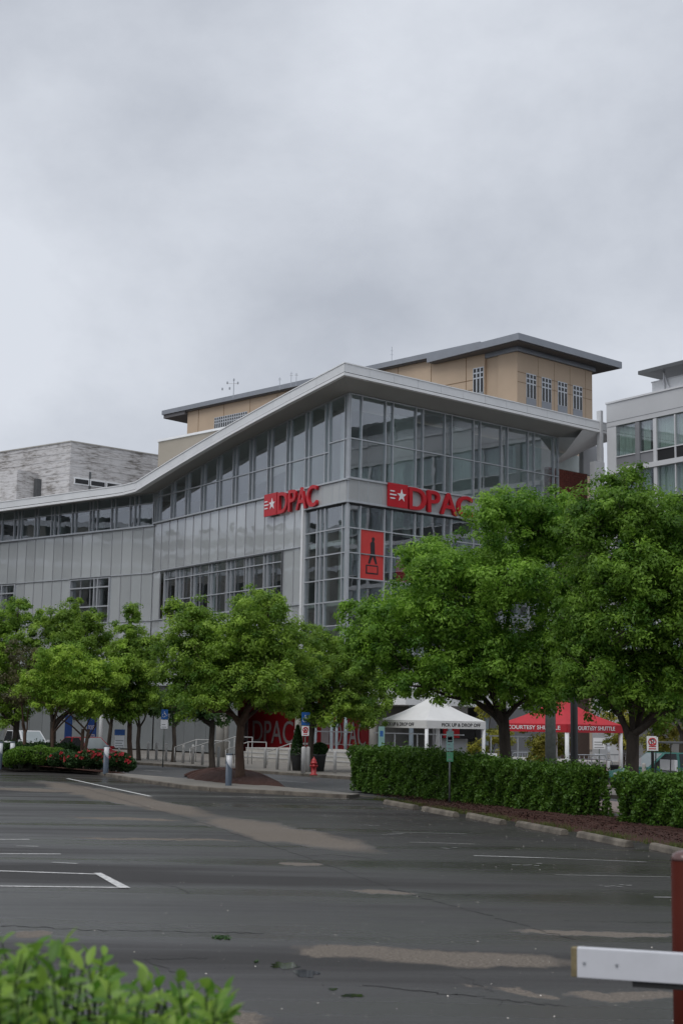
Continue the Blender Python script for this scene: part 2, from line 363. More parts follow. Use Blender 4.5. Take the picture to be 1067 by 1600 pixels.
# ------------------------------------------------------------------ ground
def sheet(name, pts, z, m, kind='structure', parent=None, thick=None):
    b = MB()
    if thick: b.prism([(x, y, z - thick) for x, y in pts], (0, 0, thick))
    else: b.quad(*[(x, y, z) for x, y in pts])
    o = b.build(name, m, parent)
    if not thick and o.data.polygons[0].normal.z < 0: o.data.flip_normals()
    if kind: o['kind'] = kind
    return o
ground = sheet('parking_lot', [(-2500, -500), (2500, -500), (2500, 4000), (-2500, 4000)], 0, 'asphalt')
ST = np.array([.584, -.811]); SN = np.array([.811, .584])      # along the street, and across it towards the theatre
F0 = np.array([.54, 61.71])                                     # a point on the far kerb
def st(a, b): p = F0 + ST * a + SN * b; return (p[0], p[1])
sheet('street', [st(-150, 0), st(60, 0), st(60, -7.4), st(-150, -7.4)], .004, 'street')
plaza = sheet('plaza_pavement', [st(-150, .15), st(60, .15), st(60, 60), st(-150, 60)], .12, 'paving', thick=.3)
def kerb_run(name, pts, w=.16, h=.13, m='kerb', seg=None):
    """kerb stones laid end to end along a line, with joints"""
    root = empty(name, (*pts[0], 0)); root['kind'] = 'structure'
    for a, b in zip(pts, pts[1:]):
        a, b = np.array(a), np.array(b); L_ = np.linalg.norm(b - a); n = max(1, round(L_ / (seg or 2.4))); t = (b - a) / L_; nr = np.array([-t[1], t[0]])
        for k in range(n):
            p, q = a + t * (L_ * k / n + .012), a + t * (L_ * (k + 1) / n - .012); hh = h + random.uniform(-.008, .008)
            MB().prism([(*(p - nr * w / 2), -.1), (*(q - nr * w / 2), -.1), (*(q + nr * w / 2), -.1), (*(p + nr * w / 2), -.1)], (0, 0, .1 + hh)).build('kerb_stone', m, root, bevel=.018)
    return root
random.seed(4)
kerb_run('far_kerb', [st(-48, .07), st(24, .07)], seg=3)
for k in range(-9, 6):
    sheet('lane_dash', [st(k * 6, -3.6), st(k * 6 + 2.2, -3.6), st(k * 6 + 2.2, -3.75), st(k * 6, -3.75)], .008, 'paint_worn')
# paving joints on the plaza: slabs near the kerb
# traffic island with its concrete walk
FRONT = [(-42, 70.5), (-15.5, 66.5), (-12.4, 65.6), (-10.8, 63.9), (-8.6, 58.2), (-6.9, 54.4), (-5.5, 51.4), (-4.3, 49.8), (-1.7, 48.2), (.39, 46.4)]
BACK = [(.75, 47.3), (-2.0, 51.6), (-6.2, 57.6), (-12.5, 66.3), (-16.6, 72), (-38, 102)]
island = sheet('island_pavement', FRONT + BACK, .115, 'paving', thick=.2)
kerb_run('island_kerb', FRONT, w=.18)
def mound(name, pts, h, z0, m='mulch', seed=1, sub=0):
    """a low heap with an irregular outline, dense enough to be rough"""
    rnd = random.Random(seed); pts = [np.array(p) for p in pts]; c = sum(pts) / len(pts); ring = []
    for a, b in zip(pts, pts[1:] + pts[:1]):
        n = max(2, int(np.linalg.norm(b - a) / .25))
        for k in range(n): ring.append(a + (b - a) * k / n + np.array([rnd.uniform(-.06, .06), rnd.uniform(-.06, .06)]))
    b_ = MB(); n = len(ring); K = 9
    for r in range(K):
        t = r / (K - 1) * .985
        for p in ring:
            q = p + (c - p) * t; zz = z0 + h * (1 - (1 - min(1, t * 1.15)) ** 2.2) + (rnd.uniform(-.02, .025) if r else -.05)
            b_.v.append((q[0] + rnd.uniform(-.03, .03), q[1] + rnd.uniform(-.03, .03), zz))
    for r in range(K - 1):
        for k in range(n): b_.f.append((r * n + k, r * n + (k + 1) % n, (r + 1) * n + (k + 1) % n, (r + 1) * n + k))
    b_.f.append(tuple((K - 1) * n + k for k in range(n)))
    o = b_.build(name, m); o['kind'] = 'structure'; return o
mound('mulch_bed', [G(288, 1213)[:2], G(300, 1224)[:2], G(345, 1229)[:2], G(400, 1233)[:2], G(446, 1234)[:2], G(425, 1222)[:2], G(385, 1212)[:2], G(330, 1208)[:2]], .34, .11, seed=3)
mound('mulch_bed', [(-42, 71.0), (-15.5, 66.9), (-11.5, 64.6), (-9.6, 61.5), (-8.4, 60.6), (-9.2, 63.0), (-12.6, 66.1), (-20, 76)], .16, .11, seed=5)
# planting bed beside the lot, behind the wheel stops
WS = np.array([1.45, 44.0]); WD = np.array([.3215, -.9469]); WN = np.array([.9469, .3215])
def ws(a, b): p = WS + WD * a + WN * b; return (p[0], p[1])
mound('planting_bed', [ws(-2.2, .55), ws(4, .5), ws(10, .45), ws(20, .45), ws(27, .5), ws(27, 6.4), ws(14, 5.2), ws(4, 4.4), ws(-4.5, 2.6)], .10, .0, seed=8)
sheet('sidewalk', [ws(-5, 4.3), ws(30, 7.2), ws(30, 11.5), ws(-5, 7.4)], .05, 'paving_pink', thick=.1)

# painted markings
def stripe(name, pix, w, m='paint', z=.006):
    for (x0, y0), (x1, y1) in zip(pix, pix[1:]):
        a, b = G(x0, y0)[:2], G(x1, y1)[:2]; t = (b - a) / np.linalg.norm(b - a); n = np.array([-t[1], t[0]]) * w / 2
        sheet(name, [a - n, b - n, b + n, a + n], z, m)
stripe('stall_line', [(-60, 1360), (152, 1367)], .10); stripe('stall_line', [(-60, 1385), (188, 1388)], .10)
sheet('stall_end_bar', [G(146, 1365.5)[:2], G(158, 1365.5)[:2], G(204, 1389)[:2], G(186, 1389)[:2]], .010, 'paint')
stripe('stall_line', [(-60, 1335), (95, 1335.5)], .10); stripe('stall_line', [(-60, 1313), (46, 1312.5)], .09)
stripe('stall_number', [(25, 1323), (60, 1323.5)], .12, 'paint_worn'); stripe('stall_number', [(82, 1348.5), (121, 1350.5)], .12, 'paint_worn')
stripe('island_line', [(105, 1217), (235, 1245)], .13); stripe('island_line', [(235, 1244), (545, 1249)], .09, 'paint_worn', .012)
stripe('stall_line', [(740, 1338), (850, 1341.5)], .075); stripe('stall_line', [(850, 1341.5), (1010, 1348)], .06, 'paint_worn')
stripe('stall_line', [(868, 1368), (1047, 1371.5)], .045, 'paint_worn'); stripe('stall_line', [(640, 1317), (742, 1320)], .06, 'paint_worn')
stripe('stall_line', [(612, 1301), (730, 1304)], .05, 'paint_worn'); stripe('stall_line', [(1022, 1403), (1100, 1404)], .06, 'paint_worn')
rs = random.Random(11)
for (x0, y0, n) in [(800, 1352, 6), (937, 1385, 6), (595, 1304, 5), (500, 1276, 4), (690, 1326, 3), (560, 1290, 4)]:
    for k in range(n):
        px = x0 + k * 8 + rs.uniform(-2, 2); py = y0 + rs.uniform(-1.2, 1.6)
        stripe('stall_number', [(px, py), (px + rs.uniform(5, 10), py + rs.uniform(-.6, .9))], .05, 'paint_worn', .006 + .0007 * k)
def crack(pix, w, seed):
    rnd = random.Random(seed); P = []
    for (x0, y0), (x1, y1) in zip(pix, pix[1:]):
        n = max(3, int(math.hypot(x1 - x0, y1 - y0) / 9))
        for k in range(n): g = G(x0 + (x1 - x0) * k / n, y0 + (y1 - y0) * k / n); P.append((g[0] + rnd.uniform(-.05, .05), g[1] + rnd.uniform(-.06, .06)))
    b = MB()
    for i, p in enumerate(P):
        ww = w * rnd.uniform(.3, 1.2); b.v += [(p[0], p[1] - ww / 2, .003), (p[0], p[1] + ww / 2, .003)]
    for i in range(len(P) - 1): b.f.append((2 * i, 2 * i + 2, 2 * i + 3, 2 * i + 1))
    o = b.build('crack', 'crack'); o['kind'] = 'structure'
crack([(120, 1229), (330, 1291), (470, 1338), (620, 1392), (760, 1430), (905, 1472)], .07, 1)
crack([(0, 1447), (160, 1455), (420, 1459)], .035, 2); crack([(215, 1500), (330, 1498)], .02, 3); crack([(225, 1500), (300, 1530)], .02, 9)
crack([(240, 1378), (300, 1396), (284, 1400)], .03, 4); crack([(880, 1440), (1067, 1443)], .02, 5); crack([(560, 1540), (900, 1575)], .03, 6)
crack([(620, 1392), (700, 1400), (760, 1398)], .03, 12); crack([(330, 1291), (300, 1310), (240, 1318)], .04, 13); crack([(470, 1338), (520, 1336), (600, 1345)], .03, 14); crack([(700, 1520), (760, 1545), (790, 1580)], .018, 15)
def blob(name, cx, cy, rx, ry, m, z, seed, n=26):
    rnd = random.Random(seed); pts = []
    for k in range(n):
        a = 2 * math.pi * k / n; r = rnd.uniform(.65, 1.15); g = G(cx + rx * math.cos(a) * r, cy + ry * math.sin(a) * r); pts.append((g[0], g[1]))
    return sheet(name, pts, z, m)
blob('puddle', 445, 1510, 24, 6, 'puddle', .003, 1); blob('puddle', 478, 1522, 20, 7, 'puddle', .0034, 2); blob('puddle', 552, 1557, 20, 3, 'puddle', .003, 3)
blob('puddle', 520, 1547, 9, 2, 'puddle', .003, 4)

# wheel stops
def wheel_stop(a, b, lab):
    a, b = np.array(a), np.array(b); t = (b - a) / np.linalg.norm(b - a); n = np.array([-t[1], t[0]]); prof = [(-.11, 0), (-.085, .10), (-.05, .135), (.05, .135), (.085, .10), (.11, 0)]
    L_ = np.linalg.norm(b - a)
    bm_ = MB().prism([(*(a + n * u), z) for u, z in prof], (*(t * L_), 0))
    o = bm_.build('wheel_stop', 'kerb', None, bevel=.012); tag(o, lab, 'wheel stop', 'wheel stops along the planting bed'); return o
for x0, y0, x1, y1, lab in [(603, 1257, 650, 1266, 'dark weathered concrete wheel stop by the left end of the long hedge'), (663, 1268, 712, 1277.5, 'pale concrete wheel stop in front of the slim stall sign post'),
        (733, 1278.5, 786, 1290, 'concrete wheel stop below the middle of the long hedge'), (811, 1292, 882, 1306, 'long concrete wheel stop in front of the right half of the hedge'),
        (907, 1309, 983, 1325, 'concrete wheel stop in front of the gap between the two hedges'), (1021, 1328, 1100, 1346, 'concrete wheel stop in front of the short hedge, above the rust red post')]:
    wheel_stop(G(x0, y0)[:2], G(x1, y1)[:2], lab)

# ------------------------------------------------------------------ theatre
CX, CY = .37, 85.0
theatre = empty('theatre_building', (CX, CY, .12), 'glass fronted theatre with sharp corner, sweeping white roof edge and red letter signs', 'theatre')
TR = R_(90 - 49.5); TL = R_(90 + 34.1) + math.pi; TW = R_(90 + 50.4) + math.pi
FR = Fac(theatre, CX, CY, TR); FL = Fac(theatre, CX, CY, TL)
SB = 25.7; BX, BY = FL.p(-SB, 0, 0)[:2]; FW = Fac(theatre, BX, BY, TW)
rnd = random.Random(2)
def pane(F, u0, u1, z0, z1, m='glass', name='pane', d=.0): return F.box(name, u0 + .02, u1 - .02, z0 + .02, z1 - .02, d, d + .03, m)
def mullion(F, u, z0, z1, w=.07, proud=.10, m='alu'): return F.box('mullion', u - w / 2, u + w / 2, z0, z1, -proud, .09, m)
def transom(F, u0, u1, z, h=.07, proud=.085, m='alu'): return F.box('transom', u0, u1, z - h / 2, z + h / 2, -proud, .085, m)
# --- right wall
RM = [.06, .97, 2.96, 3.58, 5.56, 6.18, 8.13, 8.77, 10.8, 11.43, 13.44, 14.06, 16.11, 16.73, 18.75, 19.22]
RZ = [22.4, 19.6, 17.15]
for i in range(len(RM) - 1):
    for z1, z0 in zip(RZ, RZ[1:]): pane(FR, RM[i], RM[i + 1], z0, z1)
for u in RM: mullion(FR, u, 17.1, 22.4)
for z in (22.36, 19.6): transom(FR, 0, 19.25, z)
FR.box('sign_band_rail', -.12, 19.3, 17.06, 17.18, -.22, .08, 'alu'); FR.box('sign_band_rail', -.12, 19.3, 15.62, 15.74, -.22, .08, 'alu'); FR.box('painted_band_shadow', 0, 19.25, 15.50, 15.62, -.04, .08, 'gasket_and_shade')  # last box: dark strip painted in as the band's shadow line
b = [0.0, .75, 1.5, 2.6, 3.9, 5.2, 6.5, 7.8, 9.1, 10.4, 11.7, 13, 14.3, 15.6, 16.9, 18.2, 19.25]
for a, c in zip(b, b[1:]): FR.box('panel', a + .02, c - .02, 15.75, 17.05, -.12, .0, 'band_panel'); FR.box('panel_joint', c - .02, c + .02, 15.75, 17.05, -.14, 0, 'alu')
LZ = [15.5, 14.1, 12.58, 11.05, 9.65, 8.2, 6.7, 5.1]
for i in range(len(RM) - 1):
    for z1, z0 in (zip(LZ, LZ[1:]) if i < 5 else ((15.5, 12.58), (12.58, 9.65), (9.65, 5.1))):
        if 1 <= i <= 1 and z0 > 10.5 and z1 < 14.2: continue           # behind the red poster
        pane(FR, RM[i], RM[i + 1], z0, z1)
for u in RM: mullion(FR, u, 5.1, 15.5)
for z in LZ[1:]: transom(FR, 0, 19.25, z)
# --- left wall, upper storey (roof slopes down to the wing)
def ztop(s): t = s / SB; return 22.38 - 3.0 * t + .38 * math.sin(math.pi * t)
LM = [.1, .34]; s = 2.05
while s < 25.2: LM += [s, s + .47]; s += 2.29 + (.06 if rnd.random() < .5 else -.04)
LM.append(25.65)
for i in range(len(LM) - 1):
    s0, s1 = LM[i], LM[i + 1]; zm = 19.55 if s1 < 2.3 else 19.0
    pane(FL, -s1, -s0, 17.05, zm)
    FL.poly('pane', [(-s1 + .02, zm + .02), (-s0 - .02, zm + .02), (-s0 - .02, ztop(s0) - .03), (-s1 + .02, max(ztop(s1) - .03, zm + .05))], 0, .03, 'glass')
for s in LM: mullion(FL, -s, 17.0, ztop(s))
transom(FL, -2.08, -.0, 19.55); transom(FL, -25.7, -2.08, 19.0)
for a, c in zip(np.linspace(0, SB, 13), np.linspace(0, SB, 13)[1:]):
    FL.poly('head_rail', [(-c, ztop(c) - .08), (-a, ztop(a) - .08), (-a, ztop(a) + .02), (-c, ztop(c) + .02)], -.10, .08, 'alu')
FL.box('sign_band_rail', -25.7, .12, 16.98, 17.08, -.22, .08, 'alu'); FL.box('sign_band_rail', -4.66, .12, 15.62, 15.72, -.22, .08, 'alu'); FL.box('painted_band_shadow', -4.6, 0, 15.50, 15.62, -.04, .08, 'gasket_and_shade')  # last box: shade below the band, drawn as a dark strip
for a, c in zip([0, .75, 1.5, 2.6, 3.7], [.75, 1.5, 2.6, 3.7, 4.6]): FL.box('panel', -c + .02, -a - .02, 15.73, 16.97, -.12, 0, 'band_panel'); FL.box('panel_joint', -c - .02, -c + .02, 15.73, 16.97, -.14, 0, 'alu')
# corner glazing below the band
CM = [.1, .45, 2.35, 2.85, 3.25, 4.55]
for i in range(len(CM) - 1):
    for z1, z0 in zip(LZ, LZ[1:]): pane(FL, -CM[i + 1], -CM[i], z0, z1)
for s in CM: mullion(FL, -s, 5.1, 15.5)
for z in LZ[1:]: transom(FL, -4.6, 0, z)
FL.box('white_pilaster', -4.80, -4.58, 5.0, 16.97, -.26, .08, 'roof_white')
for d in (FR, FL): d.box('corner_post', -.06 if d is FR else -.06, .06, 5.1, 22.4, -.06 if d is FR else .0, .06, 'alu')
# frosted panels
PS = [4.8] + [5.95 + 1.235 * k for k in range(16)] + [25.62]
for a, c in zip(PS, PS[1:]):
    FL.box('frosted_panel', -c + .012, -a - .012, 13.40, 16.97, -.02, .04, 'frost')
    FL.box('fin', -c - .02, -c + .02, 9.7, 16.97, -.05, .05, 'fin_grey')
    if c < 7.5 or a > 23.6: FL.box('frosted_panel', -c + .012, -a - .012, 9.76, 13.33, -.02, .04, 'frost')
    for zz in ((6.9, 9.68), (5.0, 6.86)): FL.box('frosted_panel', -c + .012, -a - .012, zz[0], zz[1], -.02, .04, 'frost')
for z in (13.365, 9.72, 6.88): transom(FL, -25.66, -4.8, z, .07, .1)
# long dark window strip
WM = [7.22, 7.38, 9.16, 9.57, 11.45, 11.88, 13.97, 14.45, 16.65, 17.05, 19.16, 19.6, 21.38, 21.9, 23.7, 23.8]
WZ = [13.33, 12.62, 11.05, 9.76]
for a, c in zip(WM, WM[1:]):
    for z1, z0 in zip(WZ, WZ[1:]): pane(FL, -c, -a, z0, z1, d=.10)
for s in WM: FL.box('mullion', -s - .03, -s + .03, 9.76, 13.33, -.05, .14, 'alu')
for z in WZ[1:]: transom(FL, -23.8, -7.22, z, .06, .06)
FL.box('window_reveal', -23.86, -7.2, 13.24, 13.335, -.14, .0, 'alu_dark'); FL.box('window_reveal', -7.27, -7.19, 9.76, 13.3, -.13, .0, 'alu_dark')
# --- left wing
UW = [.18, 1.77, 2.25, 2.78, 4.41, 4.91, 6.56, 7.07, 7.44, 9.14, 9.58, 11.22, 11.75, 12.15, 13.84, 14.24, 15.98, 16.39, 16.95, 18.59, 19.1, 20.9, 21.4, 23.2]
for a, c in zip(UW, UW[1:]):
    for z0, z1 in ((16.95, 18.62), (18.62, 19.4)): pane(FW, -c, -a, z0, z1)
for s in UW: mullion(FW, -s, 16.9, 19.4)
for z in (18.62, 19.36): transom(FW, -24, 0, z, .05)
FW.box('sign_band_rail', -24, .05, 16.83, 16.95, -.18, .08, 'alu')
PW = [.06] + [1.25 + 1.165 * k for k in range(20)]
for a, c in zip(PW, PW[1:]):
    FW.box('frosted_panel', -c + .012, -a - .012, 13.34, 16.82, -.02, .04, 'frost'); FW.box('fin', -c - .02, -c + .02, 9.7, 16.82, -.05, .05, 'fin_grey')
    win = (a > 4.6 and c < 9.8) or (a > 16.0)
    if not win: FW.box('frosted_panel', -c + .012, -a - .012, 9.76, 13.27, -.02, .04, 'frost')
    FW.box('frosted_panel', -c + .012, -a - .012, 5.0, 9.68, -.02, .04, 'frost')
for z in (13.305, 9.72): transom(FW, -24, 0, z, .07, .09)
for (a, c, mids) in ((4.75, 9.36, (6.1, 6.5)), (16.4, 23.4, (18.1, 18.6, 20.5))):
    zs = [13.27, 12.5, 11.0, 9.76]; us = [a, *mids, c]
    for p, q in zip(us, us[1:]):
        for z1, z0 in zip(zs, zs[1:]): pane(FW, -q, -p, z0, z1, d=.12)
    for u in us: FW.box('window_frame', -u - .05, -u + .05, 9.76, 13.27, -.16, .14, 'alu')
    for z in (13.2, 12.5, 11.0): FW.box('window_frame', -c, -a, z - .05, z + .05, -.14, .12, 'alu')
    FW.box('window_reveal', -c - .05, -a + .05, 13.24, 13.30, -.17, .1, 'alu_dark')
ext = {k: MB() for k in ('glass', 'frost', 'ground_glass', 'alu', 'fin_grey')}
def ebox(k, u0, u1, z0, z1, d0, d1): ext[k].prism([FW.p(u0, d0, z0), FW.p(u1, d0, z0), FW.p(u1, d1, z0), FW.p(u0, d1, z0)], (0, 0, z1 - z0))
for k in range(20):
    a, c = 24.05 + k * 1.165, 24.05 + (k + 1) * 1.165
    ebox('glass', -c + .02, -a - .02, 16.97, 19.35, 0, .03); ebox('frost', -c + .02, -a - .02, 13.34, 16.82, -.02, .04); ebox('frost', -c + .02, -a - .02, 5.0, 13.27, -.02, .04); ebox('ground_glass', -c + .02, -a - .02, .2, 4.85, .5, .53)
    ebox('fin_grey', -c - .02, -c + .02, 5, 16.82, -.05, .05); ebox('alu', -c - .035, -c + .035, 16.9, 19.4, -.1, .09)
for z in (19.36, 18.62, 16.89, 13.305): ebox('alu', -47.4, -24.02, z - .04, z + .04, -.09, .085)
for k, nm in (('glass', 'far_glazing'), ('frost', 'far_frosted_glazing'), ('ground_glass', 'far_ground_glazing'), ('alu', 'far_mullions'), ('fin_grey', 'far_fins')): ext[k].build(nm, k, theatre)['kind'] = 'stuff'
FW.box('far_inner_wall', -47.3, -24, .12, 19.6, 6.5, 6.7, 'interior_grey'); FW.box('far_end_wall', -47.6, -47.4, .12, 19.4, -.1, 7, 'hotel_mid')
# --- ground floor: columns, glass, red wall with ghosted letters behind it
for F_, u0, u1 in ((FW, -24, 0), (FL, -25.7, -13.4)):
    k = u0
    while k < u1 - .2:
        pane(F_, k, min(k + 1.6, u1), .2, 4.85, 'ground_glass', 'ground_panel', .5); k += 1.6
    F_.box('ground_fascia', u0, u1, 4.86, 5.0, -.1, .6, 'alu')
FG = Fac(theatre, *FL.p(0, 3.0, 0)[:2], TL)
FG.box('red_lobby_wall', -21.5, -2.9, .12, 4.9, .8, 1.0, 'wall_red')
for (x, w, m) in ((344, .55, 'concrete'), (353, .3, 'concrete'), (467, .55, 'concrete'), (493, .16, 'pale_blue_steel'), (518, .2, 'pale_blue_steel'), (526, .16, 'pale_blue_steel'), (540, .2, 'pale_blue_steel'), (583, .5, 'concrete')):
    q = at(x, 1150, 91 if x < 480 else 86); MB().lathe([(w * .5, 0), (w * .5, 4.9)], 14, (q[0], q[1], .12)).build('column', m, theatre, True)
for (u0, u1, e0) in ((-17.0, -11.7, -18.9), (-6.7, -3.2, -8.1)):
    FG.text('wall_lettering', 'DPAC', u0, .95, 2.2, .76, 'sign_grey_text', .02, .0, width=u1 - u0)
    em = FG.box('wall_emblem', e0, e0 + 1.4 * (u1 - u0) / 5.3, 1.0, 2.5, .74, .79, 'sign_grey_text')
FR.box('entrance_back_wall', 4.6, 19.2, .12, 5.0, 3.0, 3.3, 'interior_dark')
FR.box('entrance_wall', 11.5, 19.3, .12, 5.05, -.1, .3, 'hotel_mid')
FR.box('entrance_slab', 1.2, 11.5, 3.5, 4.95, -4.0, 2.8, 'white_paint')
for k in range(8):
    FR.box('rail_post', 1.3 + k * 1.43, 1.36 + k * 1.43, 4.95, 6.0, -3.9, -3.84, 'alu')
for z in (5.3, 5.65, 6.0): FR.box('rail', 1.25, 11.45, z - .025, z + .025, -3.9, -3.85, 'alu')
for u in (3.0, 6.2, 9.4): MB().lathe([(.14, 0), (.14, 3.4)], 12, FR.p(u, -2.6, .12)).build('blue_steel_post', 'pale_blue_steel', theatre, True)
FR.box('pale_wall', 6.9, 9.8, .12, 3.5, -.6, -.4, 'hotel_light')
FR.box('screen_housing', 6.85, 9.7, 1.55, 2.25, -1.3, -1.1, 'black')
FR.box('red_screen', 6.9, 8.3, 1.60, 2.20, -1.36, -1.3, 'sign_red'); FR.text('screen_text', 'MJ', 7.35, 1.75, .42, -1.38, 'sign_white', .01)
for x, Y, w, m in ((15, 92, .7, 'concrete'), (157, 92, .24, 'white_paint')):
    q = at(x, 1150, Y); MB().lathe([(w * .5, 0), (w * .5, 4.9)], 14, (q[0], q[1], .12)).build('column', m, theatre, True)
# underside of upper floors and interiors seen through the glass
def inner(z, m, name, dep=(0.25, 9)):
    pts = [FR.p(19.2, dep[0], z), FR.p(.3, dep[0], z), FL.p(-SB, dep[0], z), FW.p(-24, dep[0], z), FW.p(-24, dep[1], z), FL.p(-SB + 1, dep[1], z), FL.p(-9, dep[1] + .5, z), FR.p(19.2, dep[1], z)]
    MB().prism([(p[0], p[1], z) for p in pts], (0, 0, .32)).build(name, m, theatre)
for z in (5.0, 9.45, 13.15, 16.4): inner(z, 'interior_grey', 'floor_slab')
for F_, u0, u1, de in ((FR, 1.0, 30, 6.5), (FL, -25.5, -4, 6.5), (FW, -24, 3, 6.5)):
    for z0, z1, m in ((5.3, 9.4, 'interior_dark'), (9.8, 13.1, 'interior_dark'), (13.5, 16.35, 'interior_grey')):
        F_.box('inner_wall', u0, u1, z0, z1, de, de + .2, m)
FR.box('inner_wall', 1.0, 30, 16.75, 23.3, 6.5, 6.7, 'interior_green'); FW.box('inner_wall', -24, 3, 16.75, 19.7, 6.5, 6.7, 'interior_green')
FL.poly('inner_wall', [(-25.5, 16.75), (-4, 16.75), (-4, ztop(0) + .3), (-25.5, ztop(25.5) + .2)], 6.5, 6.7, 'interior_green')
for F_, us in ((FR, (1.6, 6.9, 12.2, 17.3)), (FL, (-5.6, -10.4, -15.2, -20)), (FW, (-3.5, -8.5, -13.5, -18.5))):
    for u in us: MB().lathe([(.3, 0), (.3, 16.5 if F_ is FR else 13.5)], 10, F_.p(u, 2.2, 5.2)).build('inner_column', 'interior_grey', theatre, True)
for u in (4.5, 9.8, 15.1): FR.box('curtain', u, u + 2.3, 17.2, 22.0, 1.2, 1.35, 'interior_green')
# --- roof
OX, OY = .03, 81.99
aL, aR, aW = R_(-34.1), R_(49.5), R_(-50.4)
def ring():
    """(outer xy, outer fascia foot z, inner xy at the glass, inner z) from the wing's end round to the right end"""
    out = []
    VS = 28.0; V = np.array([OX + math.sin(aL) * VS, OY + math.cos(aL) * VS])
    for t in (49, 38, 26, 20, 14, 8, 3, 1.0): out.append((V + np.array([math.sin(aW), math.cos(aW)]) * t, 19.08 + (.02 if t < 2 else 0), FW.p(-max(t - 1.2, .05), 0, 0)[:2], 19.4))
    for t in (27.4, 26.6, 25, 22, 18, 14, 10, 6, 3):
        fz = 22.75 - 3.67 * (t / VS) + .25 * math.sin(math.pi * t / VS); fz = max(fz, 19.12)
        s = max(0, t * SB / 27.4 - .3); out.append((np.array([OX + math.sin(aL) * t, OY + math.cos(aL) * t]), fz, FL.p(-min(s, SB), 0, 0)[:2], ztop(min(s, SB))))
    out.append((np.array([OX, OY]), 22.75, (CX, CY), 22.4))
    for t in (4, 8, 12, 16, 20): out.append((np.array([OX + math.sin(aR) * t, OY + math.cos(aR) * t]), 22.75, FR.p(min(t - .3, 19.2), 0, 0)[:2], 22.4))
    for t in (22, 24.3): out.append((np.array([OX + math.sin(aR) * t, OY + math.cos(aR) * t]), 22.75, FR.p(t - .5, 0, 0)[:2], 22.7))
    return out
RG = ring()
def strip(name, m, fa, fb):
    b = MB()
    for r in RG: b.v += [tuple(fa(r)), tuple(fb(r))]
    for i in range(len(RG) - 1): b.f.append((2 * i, 2 * i + 2, 2 * i + 3, 2 * i + 1))
    return b
roof = empty('roof', (OX, OY, 22.4)); put(roof, theatre)
def outn(r, k):   # outward shift from the glass towards the roof's edge
    d = np.array(r[0]) - np.array(r[2]); d = d / np.linalg.norm(d); return np.array(r[0]) + d * k
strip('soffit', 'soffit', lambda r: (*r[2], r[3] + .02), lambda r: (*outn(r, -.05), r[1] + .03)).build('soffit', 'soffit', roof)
LIP, FA = .17, .74
def solid_strip(name, m, k0, k1, z0, z1):
    b = MB()
    for r in RG:
        p, q = outn(r, k0), outn(r, k1); b.v += [(*p, r[1] + z0), (*q, r[1] + z0), (*q, r[1] + z1), (*p, r[1] + z1)]
    n = len(RG)
    for i in range(n - 1):
        for j in range(4): b.f.append((4 * i + j, 4 * i + (j + 1) % 4, 4 * i + 4 + (j + 1) % 4, 4 * i + 4 + j))
    b.f += [(0, 1, 2, 3), (4 * n - 4, 4 * n - 1, 4 * n - 2, 4 * n - 3)]
    return b.build(name, m, roof)
solid_strip('fascia_lip', 'roof_lip', -.35, .10, 0, LIP)
solid_strip('fascia_gap', 'gasket_and_shade', -.35, -.02, LIP, LIP + .06)
# fascia sheets end to end with open joints
def fascia_sheets():
    for i in range(len(RG) - 1):
        a, c = RG[i], RG[i + 1]; L_ = np.linalg.norm(np.array(a[0]) - np.array(c[0])); n = max(1, round(L_ / 2.6))
        for k in range(n):
            t0, t1 = k / n + .006 / max(L_ / n, .1) / n, (k + 1) / n - .006 / max(L_ / n, .1) / n
            q = []
            for t in (t0, t1):
                o0 = outn(a, .02) * (1 - t) + outn(c, .02) * t; o1 = outn(a, -.5) * (1 - t) + outn(c, -.5) * t; z = a[1] * (1 - t) + c[1] * t; q.append((o0, o1, z))
            (p0, p1, z0), (q0, q1, z1) = q; zl, zh = LIP + .06, LIP + FA * .75
            b = MB(); b.v = [(*p0, z0 + zl), (*q0, z1 + zl), (*q1, z1 + zl), (*p1, z0 + zl), (*p0, z0 + zh), (*q0, z1 + zh), (*q1, z1 + zh), (*p1, z0 + zh)]
            b.f = [(0, 3, 2, 1), (4, 5, 6, 7), (0, 1, 5, 4), (1, 2, 6, 5), (2, 3, 7, 6), (3, 0, 4, 7)]; b.build('fascia_sheet', 'roof_white', roof)
fascia_sheets()
solid_strip('roof_coping', 'roof_lip', -.6, .07, LIP + FA * .75 + .006, LIP + FA * .75 + .07)
b = strip('roof_deck', 'roof_white', lambda r: (*outn(r, -.3), r[1] + LIP + .5), lambda r: (*(np.array(r[2]) + (np.array(r[2]) - np.array(r[0])) / np.linalg.norm(np.array(r[2]) - np.array(r[0])) * 11.0), r[1] + LIP + .5)); b.build('roof_deck', 'roof_white', roof)
# bulkhead and brick end wall beyond the glass
bh = MB(); NB = 9
for k in range(NB + 1):
    t = k / NB; u = 19.3 + 4.6 * t; zi = 20.5 + 2.2 * t ** 1.25; q = FR.p(u, .7, zi); q2 = FR.p(u + .1, -.6, zi + (22.74 - zi) * .38); e = FR.p(u + .3, -1.95, 22.74); bh.v += [q, q2, e]
for k in range(NB): bh.f += [(3 * k, 3 * k + 3, 3 * k + 4, 3 * k + 1), (3 * k + 1, 3 * k + 4, 3 * k + 5, 3 * k + 2)]
bh.build('end_bulkhead', 'roof_white', roof, True)
FR.box('end_wall', 19.28, 23.5, .12, 20.45, .9, 1.3, 'mortar')
rb = random.Random(5)
for r in range(26):
    z = 20.40 - r * .20
    for k in range(9):
        u = 19.32 + k * .46 + (r % 2) * .23
        if u + .44 < 23.5: FR.box('brick', u, u + .44, z - .185, z, .86, .93, 'brick_red')
